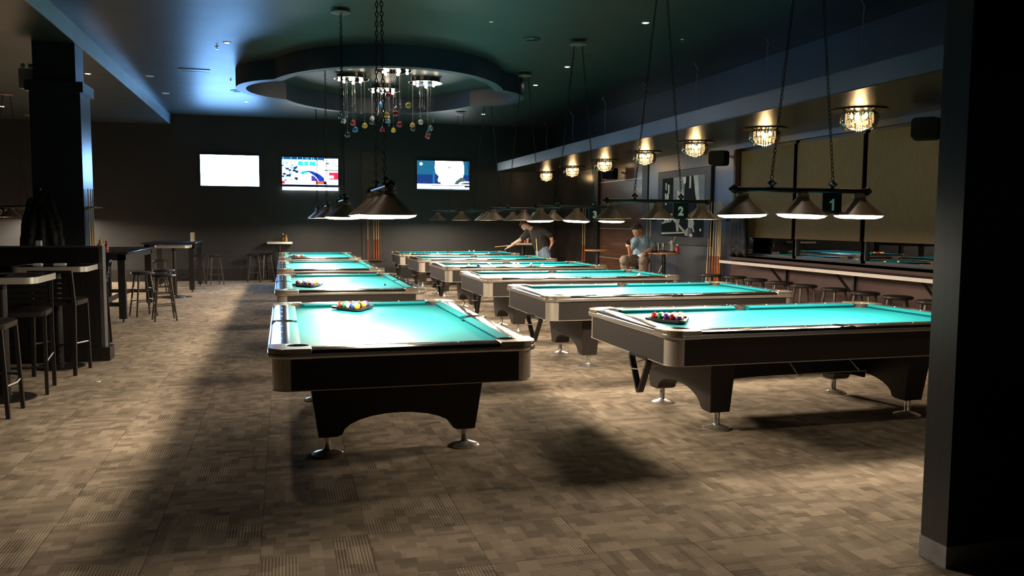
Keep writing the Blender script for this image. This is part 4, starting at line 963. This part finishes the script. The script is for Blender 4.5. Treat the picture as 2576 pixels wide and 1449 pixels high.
PG(1, [(66, 64), (70, 64), (69, 84), (65, 84)], 3); PG(1, circ(72, 78, 7, 16, 8), 4); PG(2, circ(66, 92, 8, 16, 7), 5); PG(1, [(58, 98), (60, 88), (66, 84), (64, 98)], 6); PG(1, circ(72, 97, 4, 12, 3), 6); PG(1, [(74, 84), (78, 84), (80, 92), (77, 92)], 6); PG(1, circ(93, 88, 2, 10, 2.5), 4)
pp.obj('photograph', mats, pf, smooth=0)

# speakers
def speaker(loc, rz, label):
    t = thing('wall_speaker', label, 'speaker', loc, rz, 'wall speakers')
    MB().loft([[(x, 0, z) for x, z in rrect(-.15, .15, -.13, .13, .05)], [(x * .92, -.22, z * .92) for x, z in rrect(-.15, .15, -.13, .13, .05)]]).obj('cabinet', pbr('speaker_cabinet', (.004, .004, .004), .8, spec=.2, noise=.2, nscale=9.), t); MB().tube([(0, 0, 0), (0, .12, .05)], .02, 8).obj('wall_mount', 'black', t); return t
speaker((7.26, 12.75, 2.66), radians(-50), 'black wall speaker above the picture, behind the third crystal lamp'); speaker((7.26, 17.6, 2.66), radians(-50), 'black wall speaker above the wood panels, behind the fifth crystal lamp'); speaker((7.26, 8.05, 2.66), radians(-50), 'black wall speaker beside the foreground pillar above the windows')

# ------------------------------------------------------------------ cloth / body shapes grown by voxel remesh
def blobs(name, mat, chains, balls=(), parent=None, vox=.008, smooth=6, loc=(0, 0, 0), disp=0.):
    m = MB()
    for ch in chains:
        pts = [Vector(p[:3]) for p in ch]; rs = [p[3] for p in ch]
        m.tube(pts, rs, 12)
        for p, r in zip(pts, rs): m.sphere(p, r, 12, 8)
    for b in balls: m.sphere(b[:3], 1., 16, 12, b[3:6])
    o = m.obj(name, mat, parent, loc, smooth=0)
    r = o.modifiers.new('Remesh', 'REMESH'); r.mode = 'VOXEL'; r.voxel_size = vox; r.use_smooth_shade = True
    s = o.modifiers.new('Smooth', 'SMOOTH'); s.factor = .5; s.iterations = smooth
    if disp:
        tx = bpy.data.textures.new(name + '_folds', 'CLOUDS'); tx.noise_scale = .07
        d = o.modifiers.new('Folds', 'DISPLACE'); d.texture = tx; d.strength = disp; d.mid_level = .5
    return o
def hand(wrist, palm, fdir, side, curl, r=.009, L=.075):
    """palm + five separate bent fingers. wrist->palm centre; fdir finger direction; side = across the knuckles; curl = bend direction"""
    wrist, palm, fdir, side, curl = map(Vector, (wrist, palm, fdir, side, curl)); fdir.normalize(); side.normalize(); curl.normalize()
    ch = [[(*wrist, .024), (*(palm * .6 + wrist * .4), .026), (*palm, .024)]]
    for k, (off, ln) in enumerate(((-.030, .92), (-.010, 1.05), (.010, 1.), (.029, .8))):
        a = palm + side * off + fdir * .025; b = a + fdir * L * .42 * ln + curl * .006; c = b + (fdir * .75 + curl * .65).normalized() * L * .34 * ln; d = c + (fdir * .35 + curl * .95).normalized() * L * .26 * ln
        ch.append([(*(palm + side * off * .9), .012), (*a, .0105), (*b, .0095), (*c, .0088), (*d, .0075)])
    a = palm - side * .030 - fdir * .02; b = a - side * .025 + fdir * .025 + curl * .01; c = b + fdir * .030 + curl * .012 - side * .004
    ch.append([(*a, .014), (*b, .011), (*c, .009)])
    return ch

# seated man
pm = thing('person', 'person in a blue t-shirt sitting on a stool, looking at a phone', 'person', (6.50, 14.36, 0))
def P_(x, y, z): return (x - 6.50, y - 14.36, z)
pel = P_(6.55, 14.40, .83)
head = Vector(P_(6.335, 14.12, 1.405)); 
fd = Vector((-.62, -.62, -.42)).normalized()  # face direction, looking down left
rt_ = Vector((0, 0, 1)).cross(fd).normalized(); upv = fd.cross(rt_).normalized()
def hp(f, r, u): return tuple(head + fd * f + rt_ * r + upv * u)
ch = [[(*pel, .13), (*P_(6.53, 14.37, .98), .125), (*P_(6.51, 14.30, 1.10), .135), (*P_(6.495, 14.24, 1.19), .12)],
      [(*P_(6.34, 14.21, 1.215), .052), (*P_(6.50, 14.24, 1.235), .07), (*P_(6.67, 14.32, 1.225), .052)],
      [(*P_(6.48, 14.23, 1.24), .058), (*P_(6.42, 14.18, 1.31), .055), tuple([*hp(-.03, 0, -.05), .058])],
      [(*P_(6.34, 14.21, 1.215), .052), (*P_(6.22, 14.10, 1.08), .044), (*P_(6.175, 14.02, .985), .040), (*P_(6.11, 13.92, 1.05), .034), (*P_(6.073, 13.86, 1.095), .026)],
      [(*P_(6.67, 14.32, 1.225), .055), (*P_(6.685, 14.24, 1.10), .046), (*P_(6.645, 14.13, 1.055), .042), (*P_(6.54, 13.99, 1.045), .036), (*P_(6.40, 13.90, 1.005), .027)],
      [(*pel, .11), (*P_(6.46, 14.36, .82), .105), (*P_(6.22, 14.12, .85), .085), (*P_(6.04, 14.0, .86), .072), (*P_(6.12, 14.10, .62), .055), (*P_(6.20, 14.16, .40), .042)],
      [(*pel, .11), (*P_(6.56, 14.26, .83), .10), (*P_(6.42, 13.95, .85), .085), (*P_(6.32, 13.77, .865), .072), (*P_(6.36, 13.86, .62), .055), (*P_(6.42, 13.95, .40), .042)],
      [(*P_(6.20, 14.16, .40), .042), (*P_(6.20, 14.15, .33), .04), (*P_(6.10, 14.06, .29), .034)], [(*P_(6.42, 13.95, .40), .042), (*P_(6.42, 13.94, .33), .04), (*P_(6.35, 13.82, .29), .034)]]
hb = [(*hp(0, 0, .03), .078, .088, .102), (*hp(.025, 0, -.045), .056, .060, .062), (*hp(.092, 0, -.005), .014, .014, .022), (*hp(.105, 0, -.022), .013, .013, .012), (*hp(.070, 0, -.082), .022, .022, .018),
      (*hp(.088, 0, -.052), .015, .015, .008), (*hp(-.01, .080, -.005), .012, .02, .03), (*hp(-.01, -.080, -.005), .012, .02, .03), (*hp(.068, .034, -.018), .022, .022, .022), (*hp(.068, -.034, -.018), .022, .022, .022)]
ch += hand(P_(6.073, 13.86, 1.095), P_(6.052, 13.83, 1.135), (.1, -.1, 1), (.7, -.6, 0), (.55, .65, .1))
ch += hand(P_(6.40, 13.90, 1.000), P_(6.335, 13.84, .992), (-.8, -.45, -.25), (-.4, .8, 0), (.1, .1, -1))
body = blobs('body', 'skin', ch, hb, pm, .0065, 4)
m = MB()
for s in (1, -1): m.sphere(hp(.080, s * .031, .008), .008, 8, 6, (1, 1, .6))
m.obj('eyes', pbr('eye_dark', (.03, .02, .015), .2, noise=.1, nscale=9.), pm)
blobs('hair', 'hair', [[(*hp(.055, -.05, .085), .035), (*hp(.075, 0, .100), .035), (*hp(.055, .05, .085), .035)], [(*hp(-.03, -.070, .03), .028), (*hp(-.07, 0, .0), .04), (*hp(-.03, .070, .03), .028)]], [(*hp(-.025, 0, .065), .088, .088, .082), (*hp(.03, .0, .105), .06, .06, .04)], pm, .008, 4, disp=.02)
blobs('t_shirt', 'tee', [[(*P_(6.555, 14.40, .86), .155), (*P_(6.53, 14.37, .98), .158), (*P_(6.51, 14.30, 1.10), .168), (*P_(6.495, 14.24, 1.18), .148)], [(*P_(6.345, 14.20, 1.20), .084), (*P_(6.50, 14.24, 1.225), .105), (*P_(6.665, 14.31, 1.21), .084)],
        [(*P_(6.345, 14.20, 1.20), .078), (*P_(6.25, 14.12, 1.10), .066)], [(*P_(6.665, 14.31, 1.21), .078), (*P_(6.70, 14.24, 1.11), .070)]], [(*P_(6.465, 14.22, 1.235), .085, .085, .05)], pm, .010, 5, disp=.018)
blobs('trousers', 'pants', [[(*P_(6.56, 14.41, .86), .15), (*P_(6.55, 14.38, .82), .15)], [(*P_(6.52, 14.38, .83), .125), (*P_(6.22, 14.12, .86), .108), (*P_(6.04, 14.0, .865), .092), (*P_(6.12, 14.10, .62), .078), (*P_(6.20, 14.16, .40), .068)],
        [(*P_(6.56, 14.34, .83), .12), (*P_(6.42, 13.95, .86), .108), (*P_(6.32, 13.77, .87), .092), (*P_(6.36, 13.86, .62), .078), (*P_(6.42, 13.95, .40), .068)]], [], pm, .011, 5, disp=.02)
blobs('shoes', 'black', [[(*P_(6.22, 14.17, .29), .045), (*P_(6.14, 14.09, .275), .045), (*P_(6.07, 14.0, .265), .038)], [(*P_(6.44, 13.96, .29), .045), (*P_(6.38, 13.86, .275), .045), (*P_(6.32, 13.76, .265), .038)]], [], pm, .01, 3)
ph = thing('mobile_phone', 'dark mobile phone held up in the seated person\'s hand', 'phone', (6.045, 13.815, 1.165)); o = MB().box(-.036, .036, -.004, .004, -.045, .08).obj('phone_body', 'black', ph, bevel=.004); MB().box(-.032, .032, .0041, .0046, -.04, .075).obj('screen', 'tabletop', ph); ph.rotation_euler = (radians(35), 0, radians(-45))
o = MB().loft([[(-.06, -.05, 0), (.06, -.04, 0), (.05, .05, 0), (-.05, .04, 0)], [(-.055, -.045, .012), (.055, -.036, .018), (.045, .045, .022), (-.045, .036, .01)]]).obj('cloth_napkin', pbr('bluish_napkin', (.55, .62, .72), .8, noise=.1, nscale=20.), None, (6.275, 13.80, .955)); o.rotation_euler = (.3, -.2, .5); tag(o, 'bluish white napkin under the seated person\'s hand on their knee', 'napkin')

# standing player
ps = thing('person', 'person in black t-shirt and jeans leaning over the farthest right table with a cue', 'person', (5.84, 18.32, 0))
def Q_(x, y, z): return (x - 5.84, y - 18.32, z)
head = Vector(Q_(5.40, 18.30, 1.475)); fd = Vector((-.85, .15, -.5)).normalized(); rt_ = Vector((0, 0, 1)).cross(fd).normalized(); upv = fd.cross(rt_).normalized()
ch = [[(*Q_(5.84, 18.34, .93), .135), (*Q_(5.80, 18.34, 1.08), .13), (*Q_(5.73, 18.33, 1.22), .15), (*Q_(5.66, 18.32, 1.33), .12)],
      [(*Q_(5.55, 18.47, 1.33), .06), (*Q_(5.66, 18.32, 1.37), .08), (*Q_(5.80, 18.16, 1.36), .06)],
      [(*Q_(5.60, 18.32, 1.38), .06), (*Q_(5.50, 18.31, 1.42), .055), (*hp(-.03, 0, -.05), .06)],
      [(*Q_(5.55, 18.47, 1.33), .06), (*Q_(5.43, 18.52, 1.20), .05), (*Q_(5.345, 18.54, 1.12), .045), (*Q_(5.27, 18.68, 1.05), .038), (*Q_(5.205, 18.78, .985), .028)],
      [(*Q_(5.80, 18.16, 1.36), .06), (*Q_(5.93, 18.11, 1.25), .05), (*Q_(5.99, 18.10, 1.17), .044), (*Q_(6.02, 18.15, 1.08), .038), (*Q_(6.00, 18.18, 1.0), .028)],
      [(*Q_(5.84, 18.43, .92), .11), (*Q_(5.83, 18.46, .72), .09), (*Q_(5.80, 18.48, .48), .066), (*Q_(5.84, 18.50, .25), .055), (*Q_(5.86, 18.50, .08), .045)],
      [(*Q_(5.86, 18.25, .92), .11), (*Q_(5.90, 18.16, .72), .09), (*Q_(5.92, 18.10, .48), .066), (*Q_(5.98, 18.08, .25), .055), (*Q_(6.00, 18.08, .08), .045)]]
hb = [(*hp(0, 0, .03), .080, .078, .102), (*hp(.025, 0, -.045), .056, .056, .062), (*hp(.090, 0, -.010), .020, .016, .020), (*hp(.068, 0, -.080), .024, .022, .018), (*hp(-.01, .080, -.005), .02, .012, .03), (*hp(-.01, -.080, -.005), .02, .012, .03), (*hp(.088, 0, -.052), .014, .018, .008)]
ch += hand(Q_(5.205, 18.78, .985), Q_(5.15, 18.85, .945), (-.85, .35, -.35), (.35, .85, 0), (-.1, 0, -1))
ch += hand(Q_(6.00, 18.18, 1.0), Q_(5.985, 18.19, .96), (-.1, .1, -1), (.2, 1, 0), (-1, 0, 0))
blobs('body', 'skin', ch, hb, ps, .0065, 4)
blobs('cap', 'cap', [[(*hp(.06, -.04, .075), .022), (*hp(.11, 0, .065), .018), (*hp(.06, .04, .075), .022)]], [(*hp(-.01, 0, .07), .094, .092, .080)], ps, .008, 4)
m = MB()
for s in (1, -1): m.sphere(hp(.078, s * .032, .008), .009, 8, 6)
m.obj('eyes', 'black', ps)
blobs('t_shirt', 'blacktee', [[(*Q_(5.85, 18.34, .93), .185), (*Q_(5.80, 18.34, 1.06), .20), (*Q_(5.74, 18.33, 1.20), .205), (*Q_(5.68, 18.32, 1.31), .165)], [(*Q_(5.56, 18.47, 1.32), .085), (*Q_(5.67, 18.32, 1.35), .105), (*Q_(5.80, 18.16, 1.34), .085)],
      [(*Q_(5.55, 18.47, 1.32), .085), (*Q_(5.42, 18.52, 1.18), .076)], [(*Q_(5.80, 18.16, 1.34), .085), (*Q_(5.94, 18.10, 1.25), .075)]], [], ps, .011, 5, disp=.02)
blobs('jeans', 'jeans', [[(*Q_(5.84, 18.34, .95), .165), (*Q_(5.845, 18.34, .87), .172)], [(*Q_(5.84, 18.42, .90), .140), (*Q_(5.83, 18.46, .72), .112), (*Q_(5.80, 18.48, .48), .09), (*Q_(5.84, 18.50, .25), .078), (*Q_(5.86, 18.50, .10), .074)],
      [(*Q_(5.86, 18.26, .90), .140), (*Q_(5.90, 18.16, .72), .112), (*Q_(5.92, 18.10, .48), .09), (*Q_(5.98, 18.08, .25), .078), (*Q_(6.0, 18.08, .10), .074)]], [], ps, .011, 5, disp=.02)
blobs('shoes', 'black', [[(*Q_(5.88, 18.50, .045), .045), (*Q_(5.80, 18.50, .045), .045), (*Q_(5.70, 18.51, .04), .038)], [(*Q_(6.02, 18.08, .045), .045), (*Q_(5.94, 18.08, .045), .045), (*Q_(5.84, 18.09, .04), .038)]], [], ps, .01, 3)
cue((6.27, 18.60, 1.10), (4.845, 18.93, .955), 'pool cue held level by the player in black over the farthest right table')
# small table behind the player
t = steel_table(6.12, 20.9, .26, .26, 1.0, 'small steel-edged high table behind the player in black', .04)
bottle('red', 'white', (6.16, 20.85, 1.002), 'red bottle on the small table behind the player', .20, .034)
o = MB().lathe([(.0001, .0), (.035, 0), (.03, .05), (.05, .12), (.03, .19), (.0001, .2)], (0, 0, 0), 14).obj('pink_napkins', pbr('pinkish_paper', (.55, .30, .32), .7, noise=.2, nscale=30.), None, (6.22, 20.80, 1.002)); tag(o, 'bunch of pinkish napkins on the small table behind the player', 'napkin')
cue((5.35, 17.62, .80), (5.52, 17.72, 1.12), 'x')
x_ = C.objects[-1]; bpy.data.objects.remove(x_)
cue((5.64, 17.86, 0.), (5.50, 17.74, 1.18), 'cue standing upright at the right end of the fifth right table')

# coats
def coat(loc, label, dx=1., rz=0.):
    t = thing('hanging_coat', label, 'coat', loc, rz, 'hanging coats')
    c = []
    for k in range(7):
        a = (k - 3) / 3.; c.append([(.03 * a, -.02, .92, .035), (.14 * a, -.035 - .02 * (k % 2), .6, .055), (.19 * a * dx, -.04 - .03 * (k % 2), .3, .055), (.22 * a * dx, -.04, .05 + .03 * (k % 3), .045)])
    c += [[(-.12, -.03, .82, .05), (-.21, -.05, .5, .045), (-.22, -.05, .22, .04)], [(.12, -.03, .82, .05), (.21, -.05, .5, .045), (.23, -.05, .22, .04)]]
    blobs('coat_cloth', 'coat', c, [], t, .014, 14, disp=.02)
    MB().tube([(0, .02, .95), (0, -.03, .96), (0, -.045, .985)], .008, 6).obj('hook', 'chrome', t); return t
coat((XR - .045, 12.20, .98), 'dark coat hanging at the end of the windows beside the cue rack', 1., radians(-90))
coat((-3.13, 12.425, .98), 'dark jacket hanging on the left pillar, at its left edge', 1.15, 0.)

# parked car outside
cr_ = thing('parked_car', 'pale car parked outside, dimly seen through the second window', 'car', (11.5, 13.2, -.3), radians(100))
MB().loft([[(x, -.82, z) for x, z in ((-2.1, .3), (-2.1, .75), (-1.3, .85), (-.8, 1.38), (.7, 1.40), (1.4, .92), (2.1, .8), (2.1, .3))], [(x, .82, z) for x, z in ((-2.1, .3), (-2.1, .75), (-1.3, .85), (-.8, 1.38), (.7, 1.40), (1.4, .92), (2.1, .8), (2.1, .3))]]).obj('car_body', 'car', cr_, bevel=.05)
for sx in (-1.3, 1.3):
    for sy in (-.83, .83): MB().lathe([(.0001, -.1), (.31, -.1), (.31, .1), (.0001, .1)], (sx, sy, .31), 18, 'y').obj('wheel', 'black', cr_)
li = bpy.data.lights.new('street_light', 'POINT'); li.energy = 60.; li.color = (.9, .95, 1.); li.shadow_soft_size = .2
lo = bpy.data.objects.new('street_light', li); C.objects.link(lo); lo.location = (11.0, 10.6, 4.)

# ------------------------------------------------------------------ world, view
w = bpy.data.worlds.new('world'); S.world = w; w.use_nodes = True
w.node_tree.nodes['Background'].inputs[0].default_value = (.010, .014, .022, 1); w.node_tree.nodes['Background'].inputs[1].default_value = .3
S.view_settings.view_transform = 'Standard'; S.view_settings.look = 'None'; S.view_settings.gamma = 1.; S.view_settings.exposure = .95
S.view_settings.use_curve_mapping = False
